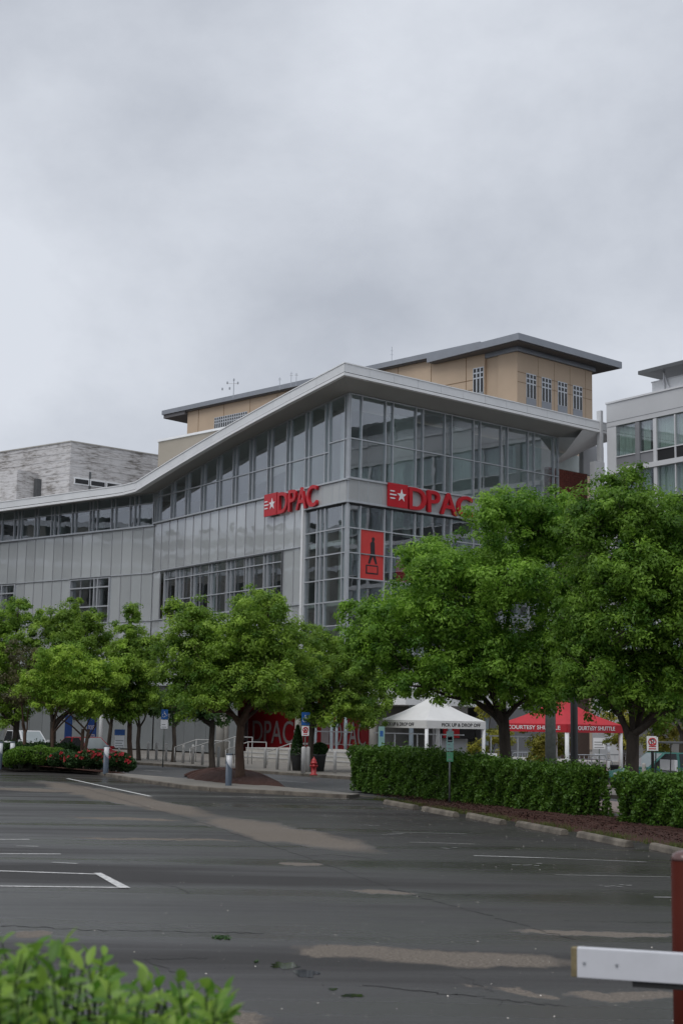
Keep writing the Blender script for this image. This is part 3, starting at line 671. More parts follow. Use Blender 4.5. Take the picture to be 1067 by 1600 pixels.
# --- poster on the right wall, plain generic artwork
FR.box('poster', .99, 2.94, 11.07, 14.08, -.03, .02, 'poster_red')
FR.poly('poster_figure', [(1.95, 13.62), (2.1, 13.7), (2.2, 13.58), (2.14, 13.42), (2.2, 13.3), (2.22, 12.7), (2.42, 12.05), (2.28, 12.02), (2.05, 12.5), (1.82, 12.02), (1.68, 12.05), (1.88, 12.7), (1.84, 13.3), (1.98, 13.42)], -.045, -.03, 'poster_dark')
FR.box('poster_block', 1.5, 2.5, 11.4, 11.95, -.045, -.03, 'poster_dark'); FR.box('poster_block_inset', 1.6, 2.4, 11.48, 11.87, -.055, -.045, 'poster_red')
transom(FR, .95, 2.98, 12.58)
FR.box('poster', 3.62, 5.5, 12.62, 13.95, .05, .09, 'poster_dark'); FR.box('poster', 4.1, 5.5, 11.1, 12.5, .05, .09, 'sign_red')
# --- the two letter signs
def dpac_sign(F, u0, w, sq, lab, z0=15.72, h=1.50, d=-.34):
    root = empty('letter_sign', F.p(u0, d, z0), lab, 'sign', 'red theatre name signs on the glass corner')
    S = Fac(root, *F.p(0, 0, 0)[:2], F.th)
    S.box('sign_plate', u0, u0 + sq, z0 - .02, z0 + h, d, d + .16, 'sign_red')
    cx, cz, r = u0 + sq * .66, z0 + h * .50, h * .28
    S.poly('star', [(cx + math.sin(k * math.pi / 5) * (r if k % 2 == 0 else r * .40), cz + math.cos(k * math.pi / 5) * (r if k % 2 == 0 else r * .40)) for k in range(10)], d - .03, d, 'sign_white')
    for k, (du, l) in enumerate(((.06, .26), (.04, .38), (.06, .28))):
        zc = cz + h * (.155 - .155 * k); a, e = u0 + sq * du, u0 + sq * (du + l); t = h * .028
        S.poly('speed_stripe', [(a, zc - t * .4), (a + .05, zc - t), (e - .1, zc - t), (e, zc), (e - .1, zc + t), (a + .05, zc + t), (a, zc + t * .4)], d - .03, d, 'sign_white')
    uu = u0 + sq + .12; rest = u0 + w - uu; ws_ = (.29, .215, .275, .27); x = uu
    for ch, fr in zip('DPAC', ws_):
        hh = h / .729 * (1.0 if ch != 'C' else .97)
        lw = rest * fr * (1.0 if ch != 'A' else 1.08)
        o = S.text('letter', ch, 0, z0 + (.02 if ch == 'C' else 0), hh, d + .08, 'sign_red', .10, .022, width=lw * .92)
        # left-align by the glyph's own box
        xs = [v.co.x for v in o.data.vertices]; sx = lw * .92 / (max(xs) - min(xs)); sh = (x - min(xs) * sx)
        q = S.p(sh, d + .08, o.matrix_basis.translation.z); o.matrix_basis.translation = Vector(S.p(sh, d + .08, z0 + (.02 if ch == 'C' else 0))) - root.location
        x += rest * fr * (.94 if ch == 'P' else 1.0)
    for uk in (u0 + .3, u0 + w * .5, u0 + w - .4): S.box('bracket', uk - .03, uk + .03, z0 + .2, z0 + .3, d + .1, -.1, 'alu')
dpac_sign(FR, 3.04, 7.3, 1.62, 'red four letter name sign with star plate on the right wall, above the red poster', h=1.46)
dpac_sign(FL, -9.25, 6.2, 1.55, 'red four letter name sign with star plate on the left glass wall', h=1.44)

# ------------------------------------------------------------------ buildings behind
tb = at(808, 548, 150.0); ZT = tb[2]
tanb = empty('tan_building', (tb[0], tb[1], 0), 'tan stone block with grey overhanging flat roof behind the theatre', 'building')
F1 = Fac(tanb, tb[0], tb[1], R_(90 - 49)); F2 = Fac(tanb, tb[0], tb[1], R_(90 + 46) + math.pi)
F1.poly('wall', [(0, 0), (12.7, 0), (12.7, ZT), (0, ZT)], 0, 9, 'tan')
F2.box('wall', -2.6, -.02, 0, ZT - .01, .02, 8, 'tan'); F2.box('corner_fin', -4.5, -2.55, 0, 43.6, .6, 6, 'grey_metal')
F2.box('wall', -55.3, -4.5, 0, 43.8, .02, 12, 'tan')
F1.box('louvre_tower', 13.2, 14.4, 30, 41.7, 2.5, 4, 'alu_dark')
for F_, u0, u1 in ((F1, 0, 12.7), (F2, -55.3, -4.5)):
    for z in (39.3, 40.4): F_.box('joint', u0 + .05, u1 - .05, z - .03, z + .03, -.012, .03, 'tan_joint')
for u in np.arange(2, 54, 5.1):
    if u > 4.6: F2.box('joint', -u - .03, -u + .03, 36, 43.64, -.012, .03, 'tan_joint')
for u in (3.4, 6.1, 8.8, 11.5): F1.box('joint', u - .02, u + .02, 37, ZT - .2, -.012, .03, 'tan_joint')
oc = G(810, 530, 43.2)
ou = (oc[0] - tb[0]) * F1.u[0] + (oc[1] - tb[1]) * F1.u[1]; od = (oc[0] - tb[0]) * F1.n[0] + (oc[1] - tb[1]) * F1.n[1]
rf = F1.box('roof', ou, 15.7, 43.2, 43.95, od, 12, 'grey_metal')
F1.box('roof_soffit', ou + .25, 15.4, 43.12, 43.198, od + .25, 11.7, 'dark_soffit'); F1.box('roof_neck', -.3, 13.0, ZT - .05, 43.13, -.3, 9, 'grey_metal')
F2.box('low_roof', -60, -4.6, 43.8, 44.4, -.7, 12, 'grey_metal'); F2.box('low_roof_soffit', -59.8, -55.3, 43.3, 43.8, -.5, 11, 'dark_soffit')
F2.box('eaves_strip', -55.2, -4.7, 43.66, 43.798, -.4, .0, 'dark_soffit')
def tall_window(F, u, z0, z1, w):
    f = F.box('window', u - w / 2, u + w / 2, z0, z1, -.03, .25, 'alu'); n = 3; cw = w / n
    for i in range(n):
        for (a, b_) in ((0, .56), (.60, .76), (.80, .96)):
            F.box('window_glass', u - w / 2 + cw * i + .12, u - w / 2 + cw * (i + 1) - .08, z0 + (z1 - z0) * a + .05, z0 + (z1 - z0) * b_, -.05, -.03, 'car_black', f)
    F.box('sill_panel', u - w / 2, u + w / 2, z0 - 1.4, z0 - .02, -.03, .2, 'grey_metal', f)
for u in (2.25, 4.78, 7.48, 10.1): tall_window(F1, u, 37.75, 40.5, 1.62)
tall_window(F2, -5.35, 38.8, 41.7, 1.5)
for k in range(5): tall_window(F2, -43.9 - k * 1.3, 40.1, 42.1, 1.25)
for k in range(4): tall_window(F2, -17.0 - k * 1.3, 40.4, 42.2, 1.25)
for pxx, pyy, h in ((612, 566, 26), (455, 592, 12), (463, 590, 8), (437, 597, 8)):
    p = at(pxx, pyy, 165); m = MB().tube([tuple(p - np.array([0, 0, 1])), tuple(p + np.array([0, 0, h / 13.6]))], .035, 6)
    for k in (.5, .75): m.tube([tuple(p + np.array([-.3 * (1 - k * .6), 0, h / 13.6 * k])), tuple(p + np.array([.3 * (1 - k * .6), 0, h / 13.6 * k]))], .02, 5)
    m.build('antenna', 'steel', tanb)
p = at(365, 610, 172)
m = MB().tube([tuple(p - np.array([0, 0, 1])), tuple(p + np.array([0, 0, 1.3]))], .05, 6).tube([tuple(p + np.array([-.8, 0, .9])), tuple(p + np.array([.5, 0, .9]))], .03, 6)
for dx, z in ((-.8, .9), (.5, .9), (0, 1.3), (-.5, .2), (-1.4, .1)): m.lathe([(.02, 0), (.1, .05), (.1, .3), (.02, .35)], 8, (p[0] + dx, p[1], p[2] + z - .1))
m.build('antenna_cluster', 'steel', tanb)

tp = at(248, 687, 113.0)
taupe = empty('taupe_block', (tp[0], tp[1], 0), 'plain taupe stucco block rising behind the theatre roof', 'building')
FT2 = Fac(taupe, tp[0], tp[1], R_(-9))
FT2.poly('wall', [(0, 0), (16, 0), (16, 24.62 + 2.9), (0, 24.62)], 0, 8, 'taupe')
FT2.poly('coping', [(-.1, 24.62), (16, 27.52), (16, 27.7), (-.1, 24.8)], -.1, 8, 'roof_lip')
FT2.poly('joint', [(.05, 22.6), (16, 25.4), (16, 25.45), (.05, 22.65)], -.02, .05, 'tan_joint')

sp_ = at(111, 690, 125.0)
stone = empty('stone_building', (sp_[0], sp_[1], 0), 'streaky weathered grey concrete building at far end of theatre wing', 'building')
S1 = Fac(stone, sp_[0], sp_[1], R_(90 - 48.8)); S2 = Fac(stone, sp_[0], sp_[1], R_(90 + 52.7) + math.pi)
S1.box('wall', 0, 16, 0, sp_[2], 0, 14, 'stone'); S2.box('wall', -30, 0, 0, sp_[2] - .004, .01, 14, 'stone')
S1.box('coping', -.05, 16, sp_[2], sp_[2] + .1, -.08, 1, 'concrete'); S2.box('coping', -30, .02, sp_[2], sp_[2] + .096, -.08, 1, 'concrete')
S2.box('side_block', -14, -4.2, 0, 24.4, -2.4, 0, 'stone')
for (u0, u1) in ((.55, 1.9), (2.2, 3.6), (3.9, 5.3)):
    f = S1.box('window', u0 - .1, u1 + .1, 23.1, 23.75, -.10, .0, 'white_paint'); S1.box('window_glass', u0, u1, 23.2, 23.6, -.12, -.10, 'car_black', f)
S1.box('recess', 2.0, 2.2, 22.5, 24.4, -.04, .02, 'alu_dark')
f = S2.box('window', -9.2, -7.8, 23.1, 23.75, -2.5, -2.4, 'white_paint'); S2.box('window_glass', -9.1, -7.9, 23.2, 23.6, -2.52, -2.5, 'car_black', f)
S2.box('drain_recess', -4.1, -3.7, 20, 23.8, -.5, -.0, 'alu_dark')
for z in np.arange(21.0, 26.6, .62):
    S1.box('board_joint', .02, 15.9, z - .02, z + .02, -.02, .01, 'stone'); S2.box('board_joint', -29, -.02, z - .02, z + .02, -.02, .01, 'stone')

hp = at(948, 632, 97.0)
hotel = empty('hotel_building', (hp[0], hp[1], .12), 'pale grey hotel block with curtained windows and rooftop terrace', 'building')
FH = Fac(hotel, hp[0], hp[1], R_(90 + 35.8) + math.pi); FS = Fac(hotel, hp[0], hp[1], R_(90 - 54.2))
FH.box('parapet', 0, 32, 23.05, 24.7, -.05, 10, 'hotel_grey'); FH.box('coping', -.06, 32, 24.7, 24.82, -.12, 1, 'hotel_light')
FH.box('band_joint', 0, 32, 23.36, 23.40, -.06, 0, 'hotel_mid')
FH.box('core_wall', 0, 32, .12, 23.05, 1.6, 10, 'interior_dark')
FH.box('side_wall', -.0, .84, .12, 23.05, -.02, 1.6, 'hotel_light')
FS.box('return_wall', -1.0, -.08, .12, 20.6, .2, .7, 'hotel_grey'); FS.box('return_wall', -.30, -.07, 20.6, 24.3, .3, .7, 'hotel_grey'); FR.box('link_wall', 23.2, 25.5, 20.45, 22.7, 1.0, 1.4, 'hotel_light', hotel)
FL_ = 3.30
for fl in range(6):
    zt = 22.97 - fl * FL_; zb = zt - 2.1; zs = zb - .82
    if zs < 1: break
    FH.box('slab_edge', .8, 32, zs - .36, zs - .02, -.18, 1.6, 'hotel_light'); u = .88; k = 0
    for (w, kind) in [(1.8, 'c'), (.38, 'pil'), (1.2, 'o'), (.28, 'col'), (1.55, 'c'), (.08, 'col'), (1.5, 'o')] * 5:
        if kind in ('pil', 'col'): FH.box('pilaster', u, u + w, zs, zt, -.12 if kind == 'pil' else -.1, .3, 'hotel_mid' if kind == 'pil' else 'hotel_light')
        else:
            pane(FH, u, u + w, zb, zt); FH.box('window_frame', u, u + w, zb - .05, zb + .02, -.06, .1, 'hotel_light')
            FH.box('spandrel', u + .01, u + w - .01, zs, zb - .05, 0, .1, 'hotel_mid' if k < 2 and fl == 0 else 'black')
            cw = w if kind == 'c' else w * .55
            folds = MB(); n = 14
            for i in range(n + 1):
                x = u + .03 + (cw - .06) * i / n; dd = .28 + .05 * math.sin(i * 2.4); folds.v += [FH.p(x, dd, zb + .05), FH.p(x, dd, zt - .03)]
            for i in range(n): folds.f.append((2 * i, 2 * i + 2, 2 * i + 3, 2 * i + 1))
            folds.build('curtain', 'curtain', hotel); k += 1
        u += w
FH.box('terrace_wall', 3.35, 32, 24.82, 25.75, .9, 1.1, 'white_paint'); FH.box('terrace_rail', 3.3, 32, 25.75, 25.83, .85, 1.15, 'hotel_light')
FH.box('terrace_canopy', 3.0, 32, 26.25, 26.5, -.1, 4, 'alu_dark')
for u in (4.5, 10, 16): FH.box('canopy_post', u - .05, u + .05, 24.82, 26.25, .75, .85, 'hotel_light'); FH.poly('canopy_brace', [(u + .5, 24.82), (u + .6, 24.82), (u + .08, 26.1), (u, 26.1)], .76, .84, 'hotel_light')
# the block across the side street that the left glass mirrors
bw = empty('brick_warehouse', (-62, 108, 0), 'long olive brown brick block across the side street, mirrored in the left glass wall', 'building')
FB = Fac(bw, -58, 70, R_(90 + 6))
FB.box('wall', 0, 75, 0, 23.5, 0, 12, 'olive_brick')
for z in (5.6, 12.2, 18.6, 21.2, 22.9): FB.box('stone_band', 0, 75, z, z + .55, -.12, 0, 'roof_lip')
for k in range(16):
    for z in (2, 8, 14.5, 20.8): FB.box('window', 1.5 + k * 4.6, 4.0 + k * 4.6, z, z + 3.2, -.08, 0, 'car_black')

# ------------------------------------------------------------------ plaza furniture
def ground_z(p): return .12
# entrance steps with pale nosings
steps = empty('entrance_steps', (*st(-6, 9.5), .12), 'low grey entrance steps with white edges below the red wall', 'steps')
FST = Fac(steps, *st(0, 9.0), math.atan2(ST[1], ST[0]))
for k in range(3):
    FST.box('tread', -24, 3.0, .12 + k * .001, .12 + (k + 1) * .24, .0 + k * .42, 5, 'concrete'); FST.box('nosing', -24.0, 3.0, .12 + (k + 1) * .24 - .055, .125 + (k + 1) * .24, -.02 + k * .42, .10 + k * .42, 'shaded_white')
def handrail(px0, py0, px1, Y, lab):
    a = at(px0, py0, Y); r = empty('handrail', (a[0], a[1], .12), lab, 'handrail', 'handrails on the entrance steps'); b = a + np.array([1.15, -.1, .42]); c = b + np.array([.95, -.3, 0])
    MB().tube([tuple(a), tuple(b), tuple(c)], .026, 8).build('rail', 'shaded_white', r, True)
    for q in (a, b, c): MB().tube([(q[0], q[1], .2), tuple(q)], .022, 8).build('post', 'shaded_white', r, True)
for i, (x, y) in enumerate([(273, 1168), (297, 1170), (332, 1164), (353, 1172), (418, 1175)]):
    handrail(x, y, x + 30, 77 - i * .8, ['white sloping handrail by the small street tree with the wheelchair sign', 'white sloping handrail between the small street tree and the thick trunked one', 'white sloping handrail just behind the thick straight street tree trunk', 'white sloping handrail behind the trunk on the mulch mound', 'white sloping handrail between the mulch mound tree and the potted evergreen'][i])
# plaza glass guard rail
g = empty('guard_rail', (*st(-4, 9.5), .8), 'thin grey guard rail along the top of the entrance steps', 'railing')
FGu = Fac(g, *st(0, 10.6), math.atan2(ST[1], ST[0]))
for k in range(13):
    if k not in (3, 4, 8): FGu.box('rail_post', -20 + k * 1.9, -19.95 + k * 1.9, .8, 1.9, 0, .05, 'steel')
for a, b_ in ((-20, -14.3), (-12.3, -4.9), (-3, 2.8)):
    FGu.box('top_rail', a, b_, 1.87, 1.93, -.01, .06, 'steel'); FGu.box('mid_rail', a, b_, 1.2, 1.23, .01, .04, 'steel')
BOLL = [(231, 1187), (244, 1188), (259, 1190), (286, 1193), (301, 1194), (316, 1196), (341, 1199), (414, 1201), (433, 1203), (452, 1204.5), (523, 1209)]
def lathe_obj(name, prof, m, loc, parent=None, n=14): 
    o = MB().lathe(prof, n).build(name, m, None, True); o.location = loc
    if parent: put(o, parent)
    return o
bo = None
for (x, y) in BOLL:
    p = G(x, y, .12); z = .12
    if bo is None: bo = lathe_obj('bollard', [(.075, 0), (.075, .96), (.06, 1.0), (.0, 1.01)], 'shaded_white', (p[0], p[1], z)); o = bo
    else: o = bo.copy(); C.objects.link(o); o.location = (p[0], p[1], z)
    tag(o, 'slim white bollard along the plaza kerb in front of the entrance steps', 'bollard', 'slim white bollards along the plaza kerb')
for (x, y, h) in [(473.5, 1209, 1.18), (480.5, 1207, 1.16)]:
    p = G(x, y, .12); o = lathe_obj('thick_bollard', [(.10, 0), (.10, h - .05), (.07, h), (0, h + .01)], 'shaded_white', (p[0], p[1], .12)); tag(o, 'thick white bollard beside the red fire hydrant', 'bollard', 'pair of thick white bollards by the hydrant')
# fire hydrant
p = G(490, 1212, .12); hy = empty('fire_hydrant', (p[0], p[1], .12), 'red fire hydrant at the kerb beside two white bollards', 'hydrant')
lathe_obj('barrel', [(.17, 0), (.17, .05), (.115, .06), (.11, .48), (.15, .5), (.15, .55), (.12, .57), (.115, .63), (.08, .70), (.03, .74), (.03, .79), (0, .80)], 'hydrant_red', (p[0], p[1], .12), hy)
for dx, dy, r in ((.17, 0, .055), (-.17, 0, .055), (0, -.18, .075)): MB().tube([(p[0], p[1], .52), (p[0] + dx, p[1] + dy, .52)], r, 10).build('nozzle', 'hydrant_red', hy, True)
# parking bollard lights
def bollard_light(x, y, h, lab):
    p = G(x, y, .115); r = empty('bollard_light', (p[0], p[1], .115), lab, 'bollard light', 'slate blue bollard lights')
    zc, w = h * .62, .115
    b = MB()
    n = 14
    for k in range(n):
        a = 2 * math.pi * k / n; c, s_ = math.cos(a), math.sin(a); cut = zc + .33 * (1 - (c + 1) / 2 * 1.0) ** 1.3 - .12
        b.v += [(p[0] + w * c, p[1] + w * s_, .1), (p[0] + w * c, p[1] + w * s_, .115 + cut)]
    for k in range(n): j = (k + 1) % n; b.f.append((2 * k, 2 * j, 2 * j + 1, 2 * k + 1))
    b.f.append(tuple(2 * k + 1 for k in range(n))); b.build('shell', 'slate_blue', r, True)
    lathe_obj('lens', [(w * .93, 0), (w * .93, h - .42)], 'lamp_clear', (p[0], p[1], .115 + .38), r); lathe_obj('cap', [(w, 0), (w, .035), (w * .8, .05), (0, .052)], 'slate_blue', (p[0], p[1], .115 + h - .06), r)
bollard_light(357, 1228, 1.14, 'slate blue bollard light with white lens on the mulch mound, by a tree trunk')
bollard_light(165, 1209, 1.18, 'slate blue bollard light with white lens in front of the red roses')
bollard_light(18, 1201, 1.2, 'bollard light with white lens half hidden behind the round green shrub')
bollard_light(-1, 1202, 1.2, 'bollard light with white lens in front of the dark low hedge')
# signs
def sign_post(name, x, ybase, z0, plates, lab, cat='sign', group=None, Y=None, pm='post_steel', r=.03, top=None):
    p = G(x, ybase, z0) if Y is None else np.array([*at(x, 1150, Y)[:2], z0]); p = np.array([p[0], p[1], z0])
    root = empty(name, tuple(p), lab, cat, group); F = Fac(root, p[0], p[1], math.atan2(-p[0], p[1]))
    zt = top or max(q[3] for q in plates); MB().tube([(p[0], p[1], z0), (p[0], p[1], zt)], r, 8).build('post', pm, root, True)
    for (u0, u1, zb, zt_, m, txt) in plates:
        f = F.box('plate', u0, u1, zb, zt_, -.055, -.035, m)
        if txt == 'isa':
            cx, cz, s_ = (u0 + u1) / 2, (zb + zt_) / 2 - .02, (u1 - u0) * .5
            w_ = MB()
            def T(pts, rr): w_.tube([F.p(cx + a * s_, -.062, cz + b_ * s_) for a, b_ in pts], rr * s_, 6)
            T([(-.08, .75), (-.03, .2), (.35, .18), (.55, -.35), (.7, -.3)], .085); T([(-.05, .45), (.3, .45)], .07)
            T([(-.2 + .48 * math.cos(t), -.2 + .48 * math.sin(t)) for t in np.linspace(2.1, 5.9, 12)], .07); w_.lathe([(.02, 0), (.12 * s_, .08 * s_), (.12 * s_, .14 * s_), (.02, .22 * s_)], 8, F.p(cx - .08 * s_, -.062, cz + .78 * s_))
            w_.build('wheelchair_symbol', 'sign_white', root)
        elif txt == 'np':
            cx, cz, s_ = (u0 + u1) / 2, zt_ - (u1 - u0) * .5, (u1 - u0) * .32
            MB().tube([F.p(cx + s_ * math.cos(t), -.06, cz + s_ * math.sin(t)) for t in np.linspace(0, 6.283, 20)], .022, 6).build('prohibition_ring', 'sign_red', root)
            F.text('letter', 'P', cx - .07, cz - .1, .28, -.058, 'poster_dark', .003, parent=root)
            MB().tube([F.p(cx - s_ * .7, -.062, cz + s_ * .7), F.p(cx + s_ * .7, -.062, cz - s_ * .7)], .018, 6).build('prohibition_bar', 'sign_red', root)
            for k in range(3): F.box('text_line', u0 + .07, u1 - .07, zb + .05 + k * .08, zb + .085 + k * .08, -.06, -.055, 'sign_red')
        elif txt == 'lines':
            n = max(2, int((zt_ - zb) / .14))
            for k in range(n): F.box('text_line', u0 + .05, u1 - .05 - (k % 2) * .06, zb + .05 + k * .12, zb + .085 + k * .12, -.06, -.055, 'hotel_mid')
        elif txt: F.text('lettering', txt, u0 + .04, zb + .06, (zt_ - zb) * .7, -.058, 'sign_white', .003, parent=root, width=(u1 - u0) * .85)
    return root
sign_post('accessible_parking_sign', 477, 1204, .12, [(-.19, .19, 2.26, 2.86, 'sign_blue', 'isa'), (-.17, .17, 1.78, 2.23, 'sign_white', 'np')], 'blue wheelchair sign over white plate on post by the fire hydrant', Y=66.6, top=2.86)
sign_post('accessible_parking_sign', 256, 1190, .12, [(-.16, .16, 2.42, 2.9, 'sign_blue', 'isa'), (-.17, .17, 1.98, 2.4, 'sign_white', 'lines')], 'small blue wheelchair sign on post between thin street tree trunks', Y=70, top=2.9)
sign_post('stall_sign', 596, 1225, .1, [(-.11, .11, 1.6, 2.3, 'sign_teal', None), (-.06, .06, 1.95, 2.15, 'sign_blue', None), (-.11, .11, 1.12, 1.4, 'sign_teal', 'lines')], 'narrow pale green stall sign behind the left end of the hedge', Y=50.5)
sign_post('stall_sign', 703, 1258, .05, [(-.11, .11, 1.62, 2.2, 'sign_teal', 'lines'), (-.07, .07, 1.88, 2.05, 'sign_blue', None), (-.10, .10, 1.30, 1.58, 'sign_green', 'lines')], 'narrow green and blue stall sign on dark post in front of the hedge', Y=43.6, r=.035)
sign_post('no_parking_sign', 1019, 1230, .05, [(-.20, .20, 1.60, 2.12, 'sign_white', 'np')], 'white no parking sign on black post beside the forked tree', Y=52, pm='black', r=.055, top=3.2)
sign_post('notice_sign', 936, 1200, .12, [(-.27, .27, 1.42, 1.92, 'sign_white', 'lines')], 'plain white notice on post under the red canopy', Y=66)
sign_post('notice_sign', 769, 1190, .12, [(-.22, .22, .5, 1.1, 'sign_white', 'lines')], 'low white notice board behind the hedge between the two canopies', Y=68)
r = sign_post('parking_pay_board', 187, 1190, .12, [(-.25, .25, 1.62, 1.90, 'sign_blue', None), (-.24, .24, 1.05, 1.60, 'sign_white', 'lines')], 'blue and white parking notice board behind the red roses', Y=70, pm='white_paint')
# blue window posters on the wing's ground floor
for (x, w, txt) in ((109, 15, ''), (146, 19, 'TICKET CENTER')):
    a = at(x - w / 2, 1150, 100); F = Fac(None, a[0], a[1], TW); pr_ = empty('window_poster', (a[0], a[1], .2), 'dark blue window poster reading TICKET CENTER behind the yellow green tree' if txt else 'narrow dark blue window poster without words, left of the lettered one', 'poster', 'blue posters in the ground floor windows')
    F.root = pr_; F.box('sheet', 0, w * .05, .7, 2.6, -.06, -.02, 'poster_blue')
    for k, line in enumerate(txt.split()): F.text('lettering', line, .1, 1.65 - k * .6, .4, -.065, 'sign_grey_text', .004, width=w * .04)
# concrete lamp column and dark slim pole
p = at(860, 1150, 53); o = MB().lathe([(.20, 0), (.19, 3.5), (.17, 8)], 14, (p[0], p[1], .05)).build('lamp_column', 'post_steel', None, True); tag(o, 'stout grey metal column rising through the tree crown by the red canopy', 'pole')
p = at(897, 1150, 49); o = MB().lathe([(.17, 0), (.13, .3), (.12, 7)], 12, (p[0], p[1], .05)).build('dark_pole', 'black', None, True); tag(o, 'slim black pole in front of the red canopy', 'pole')

# canopies
def canopy(cxp, cyp, W, D_, cm, pm, text, tm, lab, zv=2.2, vh=.34, zp=3.6):
    root = empty('canopy', (cxp, cyp, .12), lab, 'canopy', 'drop-off canopies with lettered valances')
    A = Fac(root, cxp, cyp, R_(90 - 49.5)); B = Fac(root, cxp, cyp, R_(90 + 40.5) + math.pi)   # right face, left face
    P4 = [A.p(0, 0, 0), A.p(W, 0, 0), A.p(W, D_, 0), A.p(0, D_, 0)]
    for q in P4:
        i_ = (np.array(A.p(W / 2, D_ / 2, 0)) - np.array(q)) * .035; MB().tube([(q[0] + i_[0], q[1] + i_[1], .12), (q[0] + i_[0], q[1] + i_[1], zv + .05)], .085, 12).build('post', pm, root, True)
    ap = A.p(W / 2, D_ / 2, zp); ns = 7
    for k in range(4):
        a, b_ = np.array(P4[k]), np.array(P4[(k + 1) % 4]); m = MB()
        for i in range(ns + 1):
            t = i / ns; sag = -.10 * math.sin(math.pi * t); za = zv + vh + (zp - zv - vh) * t + sag
            for q in (a, b_): w = q + (np.array(ap) - q) * t; m.v.append((w[0], w[1], za))
        for i in range(ns): m.f.append((2 * i, 2 * i + 1, 2 * i + 3, 2 * i + 2))
        m.build('roof_panel', cm, root, True)
        d_ = (b_ - a)[:2]; d_ = d_ / np.linalg.norm(d_); nn = np.array([d_[1], -d_[0]]) * .03
        MB().prism([(*(a[:2]), zv), (*(b_[:2]), zv), (*(b_[:2] + nn), zv), (*(a[:2] + nn), zv)], (0, 0, vh)).build('valance', cm, root)
    A.text('valance_lettering', text, W * (.24 if 'P' == text[0] else .12), zv + .10, .22, -.04, tm, .004, .002, width=W * (.66 if 'P' == text[0] else .72))
    B.text('valance_lettering', text, -D_ * .87, zv + .10, .22, -.04, tm, .004, .002, width=D_ * (.62 if 'P' == text[0] else .78))
p = at(666, 1150, 66); canopy(p[0], p[1], 3.9, 3.2, 'canvas_white', 'white_paint', 'PICK UP & DROP OFF', 'poster_dark', 'white pyramid canopy lettered PICK UP & DROP OFF', zv=2.22, vh=.36, zp=3.75)
p = at(886, 1150, 56.5); canopy(p[0], p[1], 3.45, 3.6, 'canvas_red', 'white_paint', 'COURTESY SHUTTLE', 'sign_white', 'red pyramid canopy lettered COURTESY SHUTTLE', zv=2.18, vh=.32, zp=3.6)
# crowd barriers
def barrier(x, Y, w, rz, lab, h=1.08):
    p = at(x, 1180, Y); r = empty('crowd_barrier', (p[0], p[1], .12), lab, 'barrier', 'steel crowd barriers near the red canopy'); u = np.array([math.cos(rz), math.sin(rz), 0]); o = np.array([p[0], p[1], .12])
    P_ = lambda a, z: tuple(o + u * a + np.array([0, 0, z])); arc = [P_(-w / 2, .15), P_(-w / 2, h - .15), P_(-w / 2 + .05, h - .04), P_(-w / 2 + .16, h), P_(w / 2 - .16, h), P_(w / 2 - .05, h - .04), P_(w / 2, h - .15), P_(w / 2, .15)]
    MB().tube(arc, .022, 8).build('frame', 'steel', r, True); MB().tube([P_(-w / 2, .22), P_(w / 2, .22)], .018, 8).build('bottom_rail', 'steel', r, True)
    for k in range(1, 9): MB().tube([P_(-w / 2 + w * k / 9, .22), P_(-w / 2 + w * k / 9, h)], .009, 6).build('bar', 'steel', r, True)
    for s_ in (-1, 1):
        q = np.array(P_(s_ * w * .38, 0)); v = np.array([-u[1], u[0], 0]) * .3; MB().tube([tuple(q - v + [0, 0, .03]), tuple(q + [0, 0, .18]), tuple(q + v + [0, 0, .03])], .02, 6).build('foot', 'steel', r, True)
barrier(818, 66, 1.5, R_(40), 'steel crowd barrier standing behind the trunk, left of the red canopy'); barrier(916, 63, 1.9, R_(15), 'steel crowd barrier under the red canopy, behind the red crate')
barrier(965, 64.5, 2.3, R_(-5), 'steel crowd barrier crossing behind the right post of the red canopy'); barrier(927, 60.5, 1.6, R_(-20), 'low steel crowd barrier right behind the red crate', .95)
p = at(935, 1218, 58.5); rc = empty('red_crate', (p[0], p[1], .12), 'red plastic crate on the ground beside the red canopy post', 'crate')
FC = Fac(rc, p[0], p[1], R_(8)); FC.box('bin', -.75, .55, .12, .60, 0, .7, 'canvas_red'); FC.box('rim', -.8, .6, .60, .66, -.04, .74, 'canvas_red')
for u in (-.5, -.1, .3): FC.box('rib', u, u + .05, .14, .6, -.03, 0, 'canvas_red')
for (x, Y, h, m, lab) in ((920, 58, 1.0, 'white_paint', 'white'), (950, 58.6, 1.0, 'white_paint', 'white'), (1006, 53.5, 1.05, 'concrete', 'grey')):
    p = at(x, 1200, Y); o = lathe_obj('stub_bollard', [(.075, 0), (.075, h - .06), (.055, h), (0, h + .01)], m, (p[0], p[1], .06)); tag(o, {920: 'short white bollard behind the red crate', 950: 'short white bollard at the right end of the red crate', 1006: 'short grey bollard just right of the forked tree trunk'}[x], 'bollard')
p = at(975, 1205, 60); bx = empty('black_bin', (p[0], p[1], .12), 'black box planter behind the right canopy post', 'planter'); FBx = Fac(bx, p[0], p[1], R_(5)); FBx.box('body', -.7, .7, .12, .8, 0, .7, 'black'); FBx.box('rim', -.74, .74, .8, .86, -.04, .74, 'pot')

